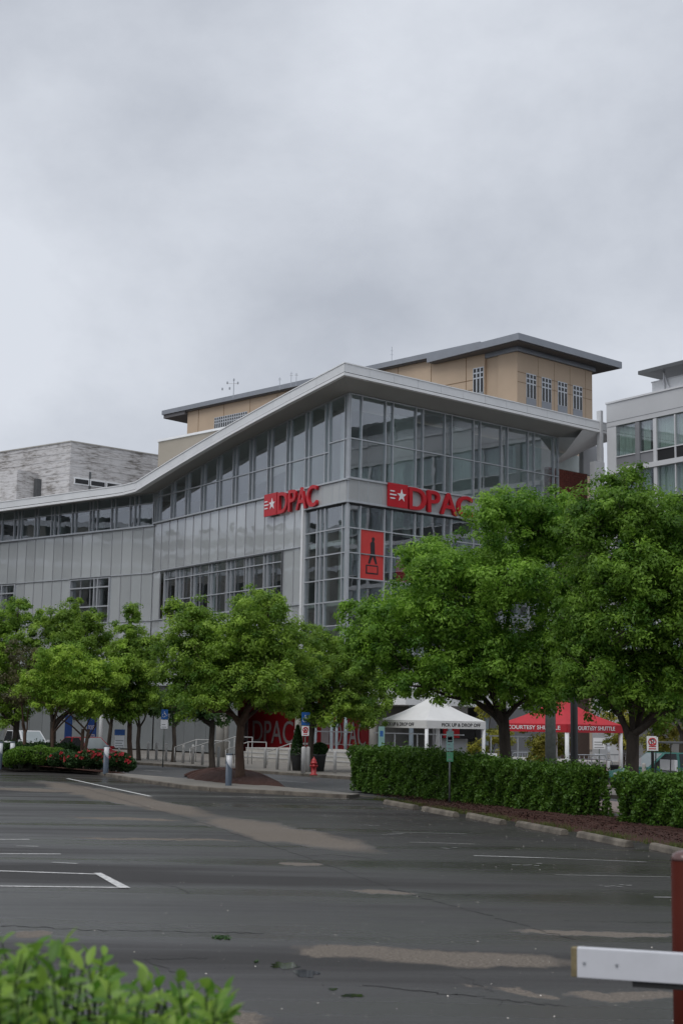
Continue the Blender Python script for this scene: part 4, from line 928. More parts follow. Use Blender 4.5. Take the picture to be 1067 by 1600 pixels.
# ------------------------------------------------------------------ vehicles
def car(loc, rz, paint, lab, L_=4.5, W=1.8, Hh=1.48, suv=False):
    r = empty('parked_car', loc, lab, 'car'); r.rotation_euler = (0, 0, rz); h = L_ / 2; top = Hh
    # stations along the length: x, sill z, belt z, half width
    stn = [(-h, .42, .74, .70), (-h + .12, .30, .90, .82), (-h + .8, .25, .95, .90), (-.6, .24, .93, .90), (.6, .24, .90, .90), (h - 1.1, .25, .84, .88), (h - .35, .28, .72, .82), (h, .40, .58, .66)]
    b = MB()
    for x, z0, z1, w in stn: w *= W / 1.8; b.v += [(x, -w, z0), (x, -w * 1.02, (z0 + z1) / 2), (x, -w * .95, z1), (x, w * .95, z1), (x, w * 1.02, (z0 + z1) / 2), (x, w, z0)]
    n = len(stn)
    for i in range(n - 1):
        for j in range(6): b.f.append((6 * i + j, 6 * i + (j + 1) % 6, 6 * i + 6 + (j + 1) % 6, 6 * i + 6 + j))
    b.f += [tuple(range(6)), tuple(range(6 * n - 6, 6 * n))]
    def child(mb, name, m, sm=False, bev=0):
        o = mb.build(name, m, None, sm, bev); o.parent = r; return o
    child(b, 'body', paint, False, .03)
    xr, xf = (-h + .25 if suv else -h + .55), .95; tr, tf = (-h + .5 if suv else -h + 1.3), .15; w0, w1 = W * .46, W * .38; zb = .88
    c = MB(); c.v = [(xr, -w0, zb), (xf, -w0, zb), (xf, w0, zb), (xr, w0, zb), (tr, -w1, top), (tf, -w1, top), (tf, w1, top), (tr, w1, top)]
    c.f = [(0, 1, 5, 4), (2, 3, 7, 6), (1, 2, 6, 5), (3, 0, 4, 7), (4, 5, 6, 7)]; child(c, 'cabin', paint, False, .04)
    def quadpart(name, P4, m, off):
        P4 = [Vector(p_) for p_ in P4]; nn = (P4[1] - P4[0]).cross(P4[3] - P4[0]).normalized() * off; ce = sum(P4, Vector()) / 4; pts = [ce + (p_ - ce) * .86 + nn for p_ in P4]
        child(MB().prism([tuple(p_) for p_ in pts], tuple(-nn * .6)), name, m)
    V_ = [Vector(v) for v in c.v]
    quadpart('windscreen', (V_[1], V_[2], V_[6], V_[5]), 'screen_glass', .012); quadpart('rear_window', (V_[3], V_[0], V_[4], V_[7]), 'car_black', .012)
    for (a0, a1, a2, a3) in ((0, 1, 5, 4), (2, 3, 7, 6)):
        mid0, mid1 = V_[a0].lerp(V_[a1], .5), V_[a3].lerp(V_[a2], .5)
        quadpart('side_window', (V_[a0], mid0, mid1, V_[a3]), 'car_black', .012); quadpart('side_window', (mid0, V_[a1], V_[a2], mid1), 'car_black', .012)
    for sx in (-1, 1):
        for x in (-h + .85, h - .9):
            t = child(MB().tube([(x, sx * (W / 2 - .2), .32), (x, sx * (W / 2 + .005), .32)], .32, 18), 'wheel', 'rubber'); child(MB().tube([(x, sx * (W / 2 - .05), .32), (x, sx * (W / 2 + .02), .32)], .2, 12), 'rim', 'steel')
        child(MB().box((h - .22, sx * .5 - .16, .58), (h - .06, sx * .5 + .16, .70)), 'headlight', 'lamp_clear', False, .02); child(MB().box((-h - .01, sx * .6 - .12, .70), (-h + .12, sx * .6 + .12, .86)), 'tail_light', 'sign_red', False, .02)
        child(MB().box((.72, sx * (W / 2 + .02) - .09, .93), (.86, sx * (W / 2 + .02) + .09, 1.06)), 'mirror', paint, False, .02)
    child(MB().box((h - .12, -.45, .36), (h + .01, .45, .5)), 'grille', 'black')
    return r
mat('screen_glass', (.26, .30, .31), .06, .05, 2, spec=.8)
p = at(138, 1160, 72); car((p[0], p[1], .0), R_(-42), 'car_red', 'red car with pale windscreen parked behind the rose bushes')
p = at(45, 1150, 88); car((p[0], p[1], .0), R_(-54), 'car_white', 'silver car with dark windows parked beyond the dark low hedge', Hh=1.6, suv=True)
p = at(1030, 1205, 56); car((p[0], p[1], .0), R_(198), 'car_teal', 'dark teal car parked behind the short hedge')
# golf cart
p = at(1062, 1190, 54); gc = empty('golf_cart', (p[0], p[1], .05), 'dark golf cart with flat roof and pale seat behind the short hedge', 'golf cart', rz=R_(20))
def gpart(mb, name, m, bev=.02): o = mb.build(name, m, None, False, bev); o.parent = gc; return o
gpart(MB().box((-1.2, -.55, .3), (1.15, .55, .55)), 'chassis', 'black'); gpart(MB().prism([(.6, -.55, .55), (1.2, -.55, .55), (1.1, -.55, .85), (.75, -.55, 1.0)], (0, 1.1, 0)), 'cowl', 'car_black')
gpart(MB().box((-.45, -.5, .55), (.1, .5, .8)), 'seat', 'hotel_light'); gpart(MB().box((-.55, -.5, .8), (-.42, .5, 1.2)), 'backrest', 'hotel_light'); gpart(MB().box((-1.1, -.62, 1.80), (.95, .62, 1.87)), 'roof', 'alu_dark')
for x, y in ((.85, .5), (.85, -.5), (-.75, .5), (-.75, -.5)): gpart(MB().tube([(x, y, .5), (x * .93, y, 1.82)], .022, 8), 'roof_post', 'black', 0)
for x in (-.8, .8):
    for y in (-.5, .5): gpart(MB().tube([(x, y - .1, .22), (x, y + .1, .22)], .22, 14), 'wheel', 'rubber', 0)

# ------------------------------------------------------------------ vegetation
def leaf_mesh(name, cen, size, rng_, m, up=.55, tint=None, asp=.62, out=None):
    n = len(cen); nrm = rng_.normal(size=(n, 3))
    if out is None: nrm[:, 2] = np.abs(nrm[:, 2]) + up
    else: nrm = nrm * .38 + out * 1.0; nrm[:, 2] += up
    nrm /= np.linalg.norm(nrm, axis=1)[:, None]
    a = np.cross(nrm, rng_.normal(size=(n, 3))); a /= np.linalg.norm(a, axis=1)[:, None] + 1e-9; b = np.cross(nrm, a)
    s_ = (size * rng_.uniform(.6, 1.35, n))[:, None]; v = np.empty((n, 4, 3))
    v[:, 0] = cen - a * s_; v[:, 1] = cen + b * s_ * asp; v[:, 2] = cen + a * s_ - nrm * s_ * .25; v[:, 3] = cen - b * s_ * asp
    return quad_mesh(name, v, rng_.uniform(0, 1, n) if tint is None else tint, m)
def quad_mesh(name, v, tint, m):
    n = len(v); me = bpy.data.meshes.new(name); me.vertices.add(4 * n); me.vertices.foreach_set('co', v.reshape(-1).astype(np.float32))
    me.loops.add(4 * n); me.loops.foreach_set('vertex_index', np.arange(4 * n, dtype=np.int32)); me.polygons.add(n)
    me.polygons.foreach_set('loop_start', np.arange(0, 4 * n, 4, dtype=np.int32)); me.polygons.foreach_set('loop_total', np.full(n, 4, dtype=np.int32))
    at_ = me.attributes.new('tint', 'FLOAT', 'POINT'); at_.data.foreach_set('value', np.repeat(tint, 4).astype(np.float32))
    me.update(calc_edges=True); me.materials.append(M[m]); o = bpy.data.objects.new(name, me); C.objects.link(o); return o
def tree(name, base, blobs, Y, lab, leaf='leaf_mid', n=20000, ls=.085, tr=.16, seed=0, bark='bark', fork=None, z0=.1, group=None, cat='tree', dens=1.0, trunks=None, depth=1.0, twig=True, tuft=1.0):
    """blobs: foliage masses as (x, y, r) read off the photograph, set in a crown with real depth round the trunk"""
    g = np.random.default_rng(seed); rnd = random.Random(seed); pm = 2247.0 / Y; root = empty(name, (base[0], base[1], z0), lab, cat, group)
    W3 = []; 
    xs = [b_[0] for b_ in blobs]; xc = (min(xs) + max(xs)) / 2; hw = max((max(xs) - min(xs)) / 2, 1)
    for (x, y, r) in blobs:
        w = at(x, y, Y); k = 1 - min(1, abs(x - xc) / hw) ** 2; R = r / pm; spread = hw / pm * .75 * math.sqrt(max(k, .05)) * depth
        c0 = np.array([w[0], base[1] + rnd.uniform(-.25, .25) * spread, w[2]]); c0[0] *= c0[1] / Y; W3.append((c0, R * .95))
        for sgn in ((-1, 1) if k > .25 else ()):
            d_ = sgn * spread * rnd.uniform(.55, .95); q = c0 + np.array([rnd.uniform(-.3, .3) * R, d_, rnd.uniform(-.35, .15) * R - .12 * abs(d_)]); q[2] = CAM_H + (q[2] - CAM_H) * (q[1] / Y if d_ < 0 else 1); W3.append((q, R * rnd.uniform(.75, .95)))
    # leaves: every mass carries tufts, small domes of leaves at the ends of its twigs, some on shoots that reach past the outline
    PER = 110; vol = np.array([R ** 2 for _, R in W3]); cnt = (n * dens * vol / vol.sum()).astype(int); cen = []; tint = []; outd = []
    for (c_, R), k in zip(W3, cnt):
        ns = max(4, int(k / PER)); d = g.normal(size=(ns, 3)); d /= np.linalg.norm(d, axis=1)[:, None]; d[:, 2] = d[:, 2] * .9 + .10
        rad = R * np.where(g.random(ns) < .18, g.uniform(1.0, 1.32, ns), g.uniform(.3, 1.0, ns) ** .6)
        lob = 1 + .16 * np.sin(d[:, 0] * 5 + c_[0] * 3) + .14 * np.sin(d[:, 2] * 6 + c_[2] * 2)
        sc = c_ + d * (rad * lob)[:, None] * np.array([1, 1, .88]); st_ = np.clip(g.normal(.45, .26, ns), 0, 1)
        for i in range(ns):
            m_ = int(PER * g.uniform(.5, 1.5)); rr = g.uniform(.20, .43) * (.7 + .3 * min(R, 1.2)) * tuft
            o_ = g.normal(size=(m_, 3)); o_ /= np.linalg.norm(o_, axis=1)[:, None]; ax_ = d[i] * .75 + np.array([0, 0, .55]) + g.normal(0, .25, 3); ax_ /= np.linalg.norm(ax_); dp = o_ @ ax_; o_ = np.where((dp < -.2)[:, None], o_ - 2 * dp[:, None] * ax_, o_); sh = rr * g.uniform(.35, 1.2, m_)
            ax = d[i] * np.array([.5, .5, .25]) * rr * g.uniform(-.6, .9, m_)[:, None]
            cen.append(sc[i] + o_ * sh[:, None] * np.array([1.05, 1.05, .85]) + ax); outd.append(o_); tint.append(np.clip(st_[i] + g.normal(0, .09, m_), 0, 1))
    cen = np.concatenate(cen); tint = np.concatenate(tint); outd = np.concatenate(outd); crown = leaf_mesh('crown', cen, ls, g, leaf, .35, tint, .48, outd); put(crown, root)
    # wood
    lowest = min(c_[2] - R for c_, R in W3); zf = fork if fork else max(1.2, lowest + .5)
    wood = MB(); tips = []
    for (tx, ty) in (trunks or [(0, 0)]):
        b0 = np.array([base[0] + tx, base[1] + ty, z0]); f0 = b0 + np.array([rnd.uniform(-.12, .12), rnd.uniform(-.1, .1), zf - z0]); mid = (b0 + f0) / 2 + np.array([rnd.uniform(-.07, .07), 0, 0])
        MB_ = wood.tube([tuple(b0 - [0, 0, .15]), tuple(b0 + [0, 0, .12]), tuple(mid), tuple(f0)], [tr * 1.55, tr * 1.1, tr * .95, tr * .9], 10); tips.append(f0)
    wood.build('trunk', bark, root, True); limbs = MB()
    # a few main limbs, the rest branch off the nearest of them
    cs = [c_ for c_, _ in W3]; pick = [int(np.argmax([c_[2] for c_ in cs]))]
    while len(pick) < min(6 if len(cs) > 12 else 3, len(cs)): pick.append(int(np.argmax([min(np.linalg.norm(c_ - cs[k]) for k in pick) for c_ in cs])))
    nodes = []
    for q, i in enumerate(pick):
        c_ = cs[i]; f0 = tips[q % len(tips)] - np.array([0, 0, .5 * q / len(pick)]); L_ = np.linalg.norm(c_ - f0); r0 = tr * rnd.uniform(.45, .62)
        side = c_ - f0; side[2] = 0; P_ = [f0]
        for t in (.25, .5, .75, 1.0): P_.append(f0 + (c_ - f0) * t + np.array([0, 0, .10 * L_ * math.sin(math.pi * t) * (1 if c_[2] > f0[2] + 1 else .6)]) * (-1 if c_[2] > f0[2] + 2.5 else 1) + g.normal(0, .025 * L_, 3) * (t < 1))
        rr = [r0, r0 * .82, r0 * .62, r0 * .42, r0 * .22]; limbs.tube([tuple(x) for x in P_], rr, 7, False)
        nodes += [(P_[k] * (1 - f) + P_[k + 1] * f, rr[k] * (1 - f) + rr[k + 1] * f) for k in range(4) for f in (0, .5) if k + f > .4]
    for i, (c_, R) in enumerate(W3):
        src, r1 = min(nodes, key=lambda n_: np.linalg.norm(n_[0] - c_) + max(0, n_[0][2] - c_[2]) * .7)
        r1 = min(r1 * .6, tr * .3); m1 = (src + c_) / 2 + g.normal(0, .08, 3) * np.linalg.norm(c_ - src)
        if i not in pick: limbs.tube([tuple(src), tuple(m1), tuple(c_)], [r1, r1 * .65, r1 * .3], 6, False)
        if twig:
            for k in range(5):
                sp2 = c_ + g.normal(0, 1, 3) * R * .5; a0 = c_ + (m1 - c_) * rnd.uniform(0, .7); limbs.tube([tuple(a0), tuple((a0 + sp2) / 2 + g.normal(0, .06, 3)), tuple(sp2)], [r1 * .4, r1 * .25, .007], 5, False)
    limbs.build('limbs', bark, root, True); return root
def gp(x, Y): return at(x, 1150, Y)[:2]
tree('shade_tree', gp(790, 44.5), [(664, 872, 38), (594, 965, 34), (553, 955, 20), (600, 1010, 46), (704, 872, 42), (775, 798, 34), (805, 785, 30), (850, 830, 52), (700, 950, 66), (780, 890, 70), (860, 920, 64), (615, 1060, 28), (675, 1048, 44), (760, 1020, 62), (840, 1020, 56), (735, 1078, 24), (850, 1074, 34), (562, 1000, 26), (800, 1060, 36), (880, 1060, 34), (650, 925, 38), (875, 800, 34)], 44.5,
     'big leafy shade tree with dark trunk between the white and red canopies', 'leaf_big', 190000, .060, .19, 1, fork=2.75, group='big shade trees behind the hedges')
tree('shade_tree', gp(990, 39.5), [(960, 768, 36), (990, 800, 50), (930, 795, 36), (905, 830, 32), (1040, 812, 46), (1090, 850, 66), (940, 880, 56), (1010, 900, 72), (1080, 950, 74), (950, 980, 56), (920, 1040, 42), (1000, 1040, 54), (1060, 1050, 56), (1120, 1000, 66), (900, 960, 46), (880, 1075, 26), (960, 1085, 28), (1150, 900, 66), (1180, 1000, 56), (975, 745, 18), (930, 1085, 30), (1040, 1092, 34), (985, 1075, 34), (905, 1010, 40)], 39.5,
     'big leafy shade tree with forked dark trunk behind the short hedge', 'leaf_big', 190000, .058, .19, 2, fork=2.3, group='big shade trees behind the hedges')
p = gp(377, 54.5)
tree('island_tree', p, [(400, 955, 32), (424, 940, 22), (440, 990, 36), (380, 990, 36), (310, 958, 24), (305, 1000, 36), (264, 957, 20), (268, 1010, 32), (350, 1040, 46), (420, 1045, 44), (300, 1055, 36), (470, 1025, 30), (258, 1050, 26), (340, 1078, 26), (478, 1062, 30), (420, 1085, 24), (395, 1020, 36), (290, 1092, 26), (450, 1098, 24), (365, 1062, 34), (330, 1015, 34)], 54.5,
     'leafy tree on the mulch mound with low spreading limbs', 'leaf_mid', 125000, .062, .17, 3, fork=2.5, z0=.35, bark='bark_brown')
tree('plaza_tree', gp(485, 67.5), [(495, 1000, 22), (520, 1030, 32), (560, 1060, 36), (595, 1088, 26), (500, 1060, 32), (540, 1095, 32), (470, 1080, 28), (590, 1118, 20), (450, 1100, 22), (510, 1108, 22), (545, 1035, 26), (565, 1112, 24), (475, 1045, 26), (480, 1112, 20)], 67.5,
     'leafy plaza tree behind the fire hydrant and blue sign', 'leaf_mid', 72000, .068, .15, 4, fork=2.6, z0=.12)
tree('slim_tree', gp(206, 70), [(207, 958, 11), (205, 982, 17), (195, 1012, 25), (225, 1018, 25), (205, 1048, 32), (178, 1058, 24), (236, 1058, 26), (210, 1088, 28), (190, 1104, 24), (236, 1094, 24)], 70,
     'narrow pointed tree with straight brown trunk behind the roses', 'leaf_mid', 46000, .068, .125, 5, fork=2.6, bark='bark_brown')
tree('backdrop_tree', gp(82, 75), [(110, 952, 18), (90, 975, 28), (132, 972, 26), (60, 1000, 32), (110, 1010, 38), (152, 998, 24), (80, 1050, 38), (140, 1040, 30), (100, 1085, 28), (165, 1030, 22), (165, 1075, 28), (60, 1090, 28), (130, 1100, 26)], 75,
     'tall green tree behind the yellow green tree', 'leaf_mid', 62000, .070, .17, 6, fork=2.2)
tree('backdrop_tree', gp(26, 76), [(30, 942, 15), (8, 965, 28), (45, 972, 26), (-20, 980, 34), (0, 1010, 34), (42, 1010, 28), (-20, 1050, 38), (20, 1050, 34), (0, 1090, 28), (-50, 1000, 40), (40, 1090, 28), (15, 1112, 24)], 76,
     'tall green tree above the brownish twiggy tree', 'leaf_mid', 62000, .070, .17, 7, fork=2.2)
p = gp(108, 68)
tree('yellow_green_tree', p, [(80, 1030, 20), (110, 1025, 20), (58, 1058, 22), (130, 1048, 26), (165, 1055, 24), (95, 1062, 26), (42, 1083, 14), (150, 1085, 20), (120, 1090, 24), (182, 1068, 14), (75, 1093, 18), (145, 1103, 14)], 68,
     'bright yellow green tree on several leaning stems above the shrubs', 'leaf_yellow', 56000, .062, .085, 8, fork=1.9, bark='bark_brown', trunks=[(-.7, 0), (.55, .1), (.85, -.2)])
tree('twiggy_tree', gp(42, 69.5), [(35, 1020, 24), (18, 1050, 24), (48, 1062, 24), (28, 1092, 20), (60, 1035, 18)], 69.5, 'thin brownish half bare tree left of the yellow green tree', 'leaf_brown', 5200, .06, .09, 9, fork=1.8, bark='bark_brown')
for i, (x, Y, bl) in enumerate([(170, 82, [(170, 1092, 24), (190, 1102, 19), (150, 1102, 19)]), (218, 81, [(220, 1092, 24), (242, 1102, 20), (200, 1102, 19)]), (272, 79, [(275, 1098, 24), (296, 1096, 21), (256, 1100, 20)])]):
    tree('street_tree', gp(x, Y), bl, Y, ['small street tree with forked trunk beside the parking notice board', 'small street tree with forked trunk right of the slim brown trunk', 'small street tree with forked trunk by the small wheelchair sign'][i], 'leaf_street', 9000, .09, .12, 20 + i, fork=2.1, z0=.12, group='small street trees on the plaza')
tree('street_tree', gp(333, 70.5), [(300, 1103, 26), (330, 1098, 26), (270, 1112, 17), (352, 1112, 17)], 70.5, 'street tree with thick straight trunk at the kerb beside the mulch mound', 'leaf_street', 17000, .085, .15, 24, fork=2.4, z0=.12, group='small street trees on the plaza')
for i, (x, Y, bl, lab) in enumerate([(765, 74, [(762, 1112, 15), (778, 1148, 20), (755, 1165, 17), (780, 1175, 15)], 'thin golden green shrub beside the white canopy'), (848, 62, [(830, 1148, 18), (852, 1162, 22), (872, 1150, 15), (850, 1180, 18)], 'golden green shrub under the red canopy'),
        (972, 64, [(958, 1135, 18), (985, 1118, 20), (970, 1158, 18)], 'golden leaved small tree behind the forked trunk'), (1026, 62, [(1018, 1128, 20), (1042, 1146, 18), (1022, 1165, 15)], 'golden leaved small tree behind the no parking sign')]):
    tree('golden_shrub', gp(x, Y), bl, Y, lab, 'leaf_gold', 5200, .075, .06, 30 + i, fork=1.0, z0=.12, group='golden shrubs near the canopies', cat='shrub')
tree('dark_tree', gp(1062, 60), [(1050, 1088, 24), (1080, 1105, 30), (1030, 1100, 16), (1100, 1060, 30)], 60, 'dark green tree behind the golf cart', 'leaf_street', 16000, .085, .14, 40, fork=2.2)

def hedge(name, a, b, thick, h0, h1, lab, n, leaf='leaf_hedge', ls=.045, seed=0, cat='hedge', z0=.05, group=None):
    g = np.random.default_rng(seed); a, b = np.array(a), np.array(b); L_ = np.linalg.norm(b - a); t = (b - a) / L_; nn = np.array([-t[1], t[0]]); nn = nn if nn[0] > 0 else -nn
    root = empty(name, (*a, z0), lab, cat, group)
    P_ = lambda s_, d_, z: (*(a + t * s_ + nn * d_), z)
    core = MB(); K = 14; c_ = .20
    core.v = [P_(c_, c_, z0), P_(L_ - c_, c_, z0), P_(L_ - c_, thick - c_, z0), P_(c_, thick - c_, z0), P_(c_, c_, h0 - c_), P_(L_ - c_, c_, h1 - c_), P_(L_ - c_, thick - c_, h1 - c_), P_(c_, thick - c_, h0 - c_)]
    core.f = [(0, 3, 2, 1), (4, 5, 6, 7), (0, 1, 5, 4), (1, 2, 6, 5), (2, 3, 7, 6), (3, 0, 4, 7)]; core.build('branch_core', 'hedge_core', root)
    ar = np.array([L_ * h0, L_ * thick, thick * h0 * 1.0, thick * h0 * 1.0, L_ * h0 * .4]); k = (n * ar / ar.sum()).astype(int); pts = []; tn = []
    def bump(s_, q): return .10 * np.sin(s_ * 1.3 + q * 2.3 + 1) * np.sin(s_ * .7 + q) + .07 * np.sin(s_ * 3.9 + q * 4.1) + .05 * np.sin(s_ * 8.3 - q * 7)
    for side, m_ in enumerate(k):
        s_ = g.uniform(0, L_, m_); q = g.uniform(0, 1, m_); hh = h0 + (h1 - h0) * s_ / L_; dep = np.abs(g.normal(0, .085, m_))
        if side in (0, 4): d_ = (bump(s_, q * 1.4) + dep - .02); d_ = np.where(q > .88, d_ + (q - .88) * 1.3, d_); d_ = d_ if side == 0 else thick - d_; z = z0 + .02 + q ** .9 * (hh - z0) ; tt = np.full(m_, .42)
        elif side == 1: d_ = q * thick; e = np.minimum(d_, thick - d_); z = hh + bump(s_, q * 3) - dep - .12 * np.exp(-e * 9) + np.where(g.random(m_) < .10, g.uniform(0, .20, m_), 0); tt = np.full(m_, .46)
        else: d_ = g.uniform(0, thick, m_); z = z0 + q * (h0 if side == 2 else h1); s_ = np.full(m_, 0.) + bump(d_ * 3, q) + dep if side == 2 else L_ - dep - bump(d_ * 3, q); tt = np.full(m_, .42)
        clump = .5 + .5 * np.sin(s_ * 5.3 + np.sin(z * 6) * 1.5) * np.sin(z * 7 + s_ * 1.7)
        xy = a + np.outer(s_, t) + np.outer(d_, nn); pts.append(np.column_stack([xy, z])); tn.append(np.clip(tt - .22 + .28 * clump + g.normal(0, .17, m_), 0, 1))
    o = leaf_mesh('foliage', np.concatenate(pts), ls, g, leaf, .3, np.concatenate(tn)); put(o, root); return root
hA, hB = G(546, 1238)[:2], G(904, 1281)[:2]
hedge('clipped_hedge', hA, hB, 1.0, 1.58, 1.30, 'long clipped green hedge beside the row of wheel stops', 62000, seed=3)
h2 = G(962, 1291)[:2]; hedge('clipped_hedge', h2, h2 + np.array([.5, -.866]) * 7.5, 1.5, 1.27, 1.2, 'short clipped hedge in front of the forked shade tree', 34000, seed=4)
p = G(0, 1175)[:2]; hedge('dark_low_hedge', gp(-25, 70.5), gp(102, 68.0), 1.2, 1.12, 1.05, 'dark low hedge behind the round green shrub', 16000, 'leaf_rose', .06, 5)
def shrub(name, x0, x1, ytop, Y, lab, leaf, n, ls, seed, flowers=0, h=None, group=None):
    g = np.random.default_rng(seed); c0 = gp((x0 + x1) / 2, Y); pm = 2247 / Y; hw = (x1 - x0) / 2 / pm; zt = at((x0 + x1) / 2, ytop, Y)[2]; root = empty(name, (c0[0], c0[1], .15), lab, 'shrub', group)
    cs = []; k = max(5, int(hw * 7))
    for i in range(k):
        u = -1 + 2 * (i + .5) / k + g.uniform(-.1, .1); cs.append((c0[0] + u * hw * .82, c0[1] + g.uniform(-.5, .5) * hw * .6, .15 + (zt - .15) * (.55 + .12 * g.random()) * (1 - .35 * u * u), (zt - .15) * .42 * g.uniform(.8, 1.1)))
    P_ = []; T_ = []
    for (x, y, z, r) in cs:
        m_ = n // k; d = g.normal(size=(m_, 3)); d /= np.linalg.norm(d, axis=1)[:, None]; rr = r * (1 - np.abs(g.normal(0, .13, m_)))[:, None]; q = np.array([x, y, z]) + d * rr * np.array([1.25, 1.25, 1.0]); P_.append(q); T_.append(np.clip(.42 + g.normal(0, .24, m_), 0, 1))
    P_ = np.concatenate(P_); T_ = np.concatenate(T_); ok = P_[:, 2] > .12; o = leaf_mesh('foliage', P_[ok], ls, g, leaf, .35, T_[ok]); put(o, root)
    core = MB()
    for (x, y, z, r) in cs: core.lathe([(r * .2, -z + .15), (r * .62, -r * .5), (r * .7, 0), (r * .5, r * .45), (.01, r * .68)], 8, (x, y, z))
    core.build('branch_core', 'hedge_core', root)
    if flowers:
        fm = None
        for i in range(flowers):
            (x, y, z, r) = cs[g.integers(k)]; d = g.normal(size=3); d[1] = -abs(d[1]) - .3; d[2] = abs(d[2]) * .7; d /= np.linalg.norm(d); q = np.array([x, y, z]) + d * r * np.array([1.22, 1.22, 1.0]) 
            if fm is None:
                b = MB()
                for j in range(9):
                    a = j * 2.4; rr = .035 + .008 * j; b.quad((0, 0, -.02), (rr * math.cos(a - .5), rr * math.sin(a - .5), .03), (rr * 1.5 * math.cos(a), rr * 1.5 * math.sin(a), .045), (rr * math.cos(a + .5), rr * math.sin(a + .5), .03))
                f = b.build('rose_bloom', 'rose'); fm = f
            else: f = fm.copy(); C.objects.link(f); f.parent = None
            f.matrix_basis = Matrix.Translation(q) @ Vector(d).to_track_quat('Z', 'Y').to_matrix().to_4x4() @ Matrix.Scale(float(g.uniform(.55, .95)), 4); put(f, root)
    return root
shrub('round_shrub', 8, 108, 1166, 64.5, 'bright green mounded shrub at the kerb beside the red roses', 'leaf_shrub', 17000, .05, 1)
shrub('rose_bush', 84, 118, 1171, 63.8, 'small dark rose bush with red blooms against the green shrub', 'leaf_rose', 5000, .05, 2, 16, group='red rose bushes on the island')
shrub('rose_bush', 110, 166, 1172, 63.2, 'wide rose bush with red blooms left of the bollard light', 'leaf_rose', 8000, .05, 3, 34, group='red rose bushes on the island')
shrub('rose_bush', 168, 204, 1176, 62.0, 'rose bush with red blooms just right of the bollard light', 'leaf_rose', 6000, .05, 4, 20, group='red rose bushes on the island')
for (x, Y, h, lab) in ((465, 68.5, 1.7, 'dark pot with pointed evergreen left of the thick white bollards'), (500, 68.2, .95, 'dark pot with round clipped bush right of the hydrant')):
    p = gp(x, Y); r = empty('potted_plant', (p[0], p[1], .12), lab, 'potted plant'); lathe_obj('pot', [(.22, 0), (.31, .7), (.33, .72), (.33, .80), (.27, .80), (.26, .70)], 'pot', (p[0], p[1], .12), r)
    g = np.random.default_rng(int(x)); m_ = 2600; q = g.uniform(0, 1, m_); a = g.uniform(0, 6.28, m_)
    rr = (.32 * (1 - q) ** .8 + .03 if h > 1.5 else .38 * np.sqrt(np.clip(1 - (2 * q - 1) ** 2, 0, 1))) * g.uniform(.75, 1.05, m_); hh = h - .3 if h > 1.5 else .6
    o = leaf_mesh('foliage', np.column_stack([p[0] + rr * np.cos(a), p[1] + rr * np.sin(a), .85 + q * hh]), .05, g, 'leaf_rose', .3); put(o, r)
# grass and weeds along the wheel stops, petals on the asphalt
g = np.random.default_rng(77)
n = 9000; s_ = g.uniform(-2, 24, n); d_ = .12 + np.abs(g.normal(0, .28, n)); keep = (np.sin(s_ * 2.1) + np.sin(s_ * 5.3 + 1) + g.normal(0, .6, n)) > -.1
xy = WS + np.outer(s_, WD) + np.outer(d_ + .25, WN); xy = xy[keep]; nn_ = len(xy); hgt = g.uniform(.03, .10, nn_); an = g.uniform(0, 6.28, nn_); v = np.empty((nn_, 4, 3)); dx = np.column_stack([np.cos(an), np.sin(an)]) * .006
v[:, 0] = np.column_stack([xy - dx, np.zeros(nn_)]); v[:, 1] = np.column_stack([xy + dx, np.zeros(nn_)]); lean = g.normal(0, .03, (nn_, 2)); v[:, 2] = np.column_stack([xy + dx * .3 + lean, hgt + .03]); v[:, 3] = np.column_stack([xy - dx * .3 + lean, hgt + .03])
o = quad_mesh('grass', v, g.random(nn_), 'grass_blade'); tag(o, 'thin weedy grass along the edge of the planting bed', 'grass', kind='stuff')
pts = []
for k in range(900):
    a = g.uniform(-4, 20); q = WS + WD * a - WN * abs(g.normal(0, 2.6)) * (1 if g.random() < .8 else 2); pts.append((*q, .008))
for k in range(160): q = G(g.uniform(0, 1067), g.uniform(1380, 1600)); pts.append((q[0], q[1], .008))
o = leaf_mesh('fallen_petals', np.array(pts), .011, g, 'petal', 4.0); tag(o, 'pale fallen petals scattered over the wet asphalt', 'petals', kind='stuff')
pts = []
for (x0, y0, rx, ry, m_) in ((345, 1467, 14, 2.2, 110), (400, 1505, 4, 1, 8)):
    for k in range(m_): q = G(x0 + g.normal(0, rx * .5), y0 + g.normal(0, ry * .5)); pts.append((q[0], q[1], .006 + .012 * g.random()))
o = leaf_mesh('weeds', np.array(pts), .02, g, 'leaf_rose', .6); tag(o, 'small weeds growing in an asphalt crack', 'weeds', kind='stuff')
# mulch chips
pts = []
for k in range(9000): a = g.uniform(-3, 24); q = WS + WD * a + WN * (.75 + abs(g.uniform(0, 2.6))); pts.append((*q, .10 + .02 * g.random()))
o = leaf_mesh('mulch_chips', np.array(pts), .035, g, 'mulch', .8, asp=.35); tag(o, 'dark red bark chips under the hedges', 'mulch', kind='stuff')

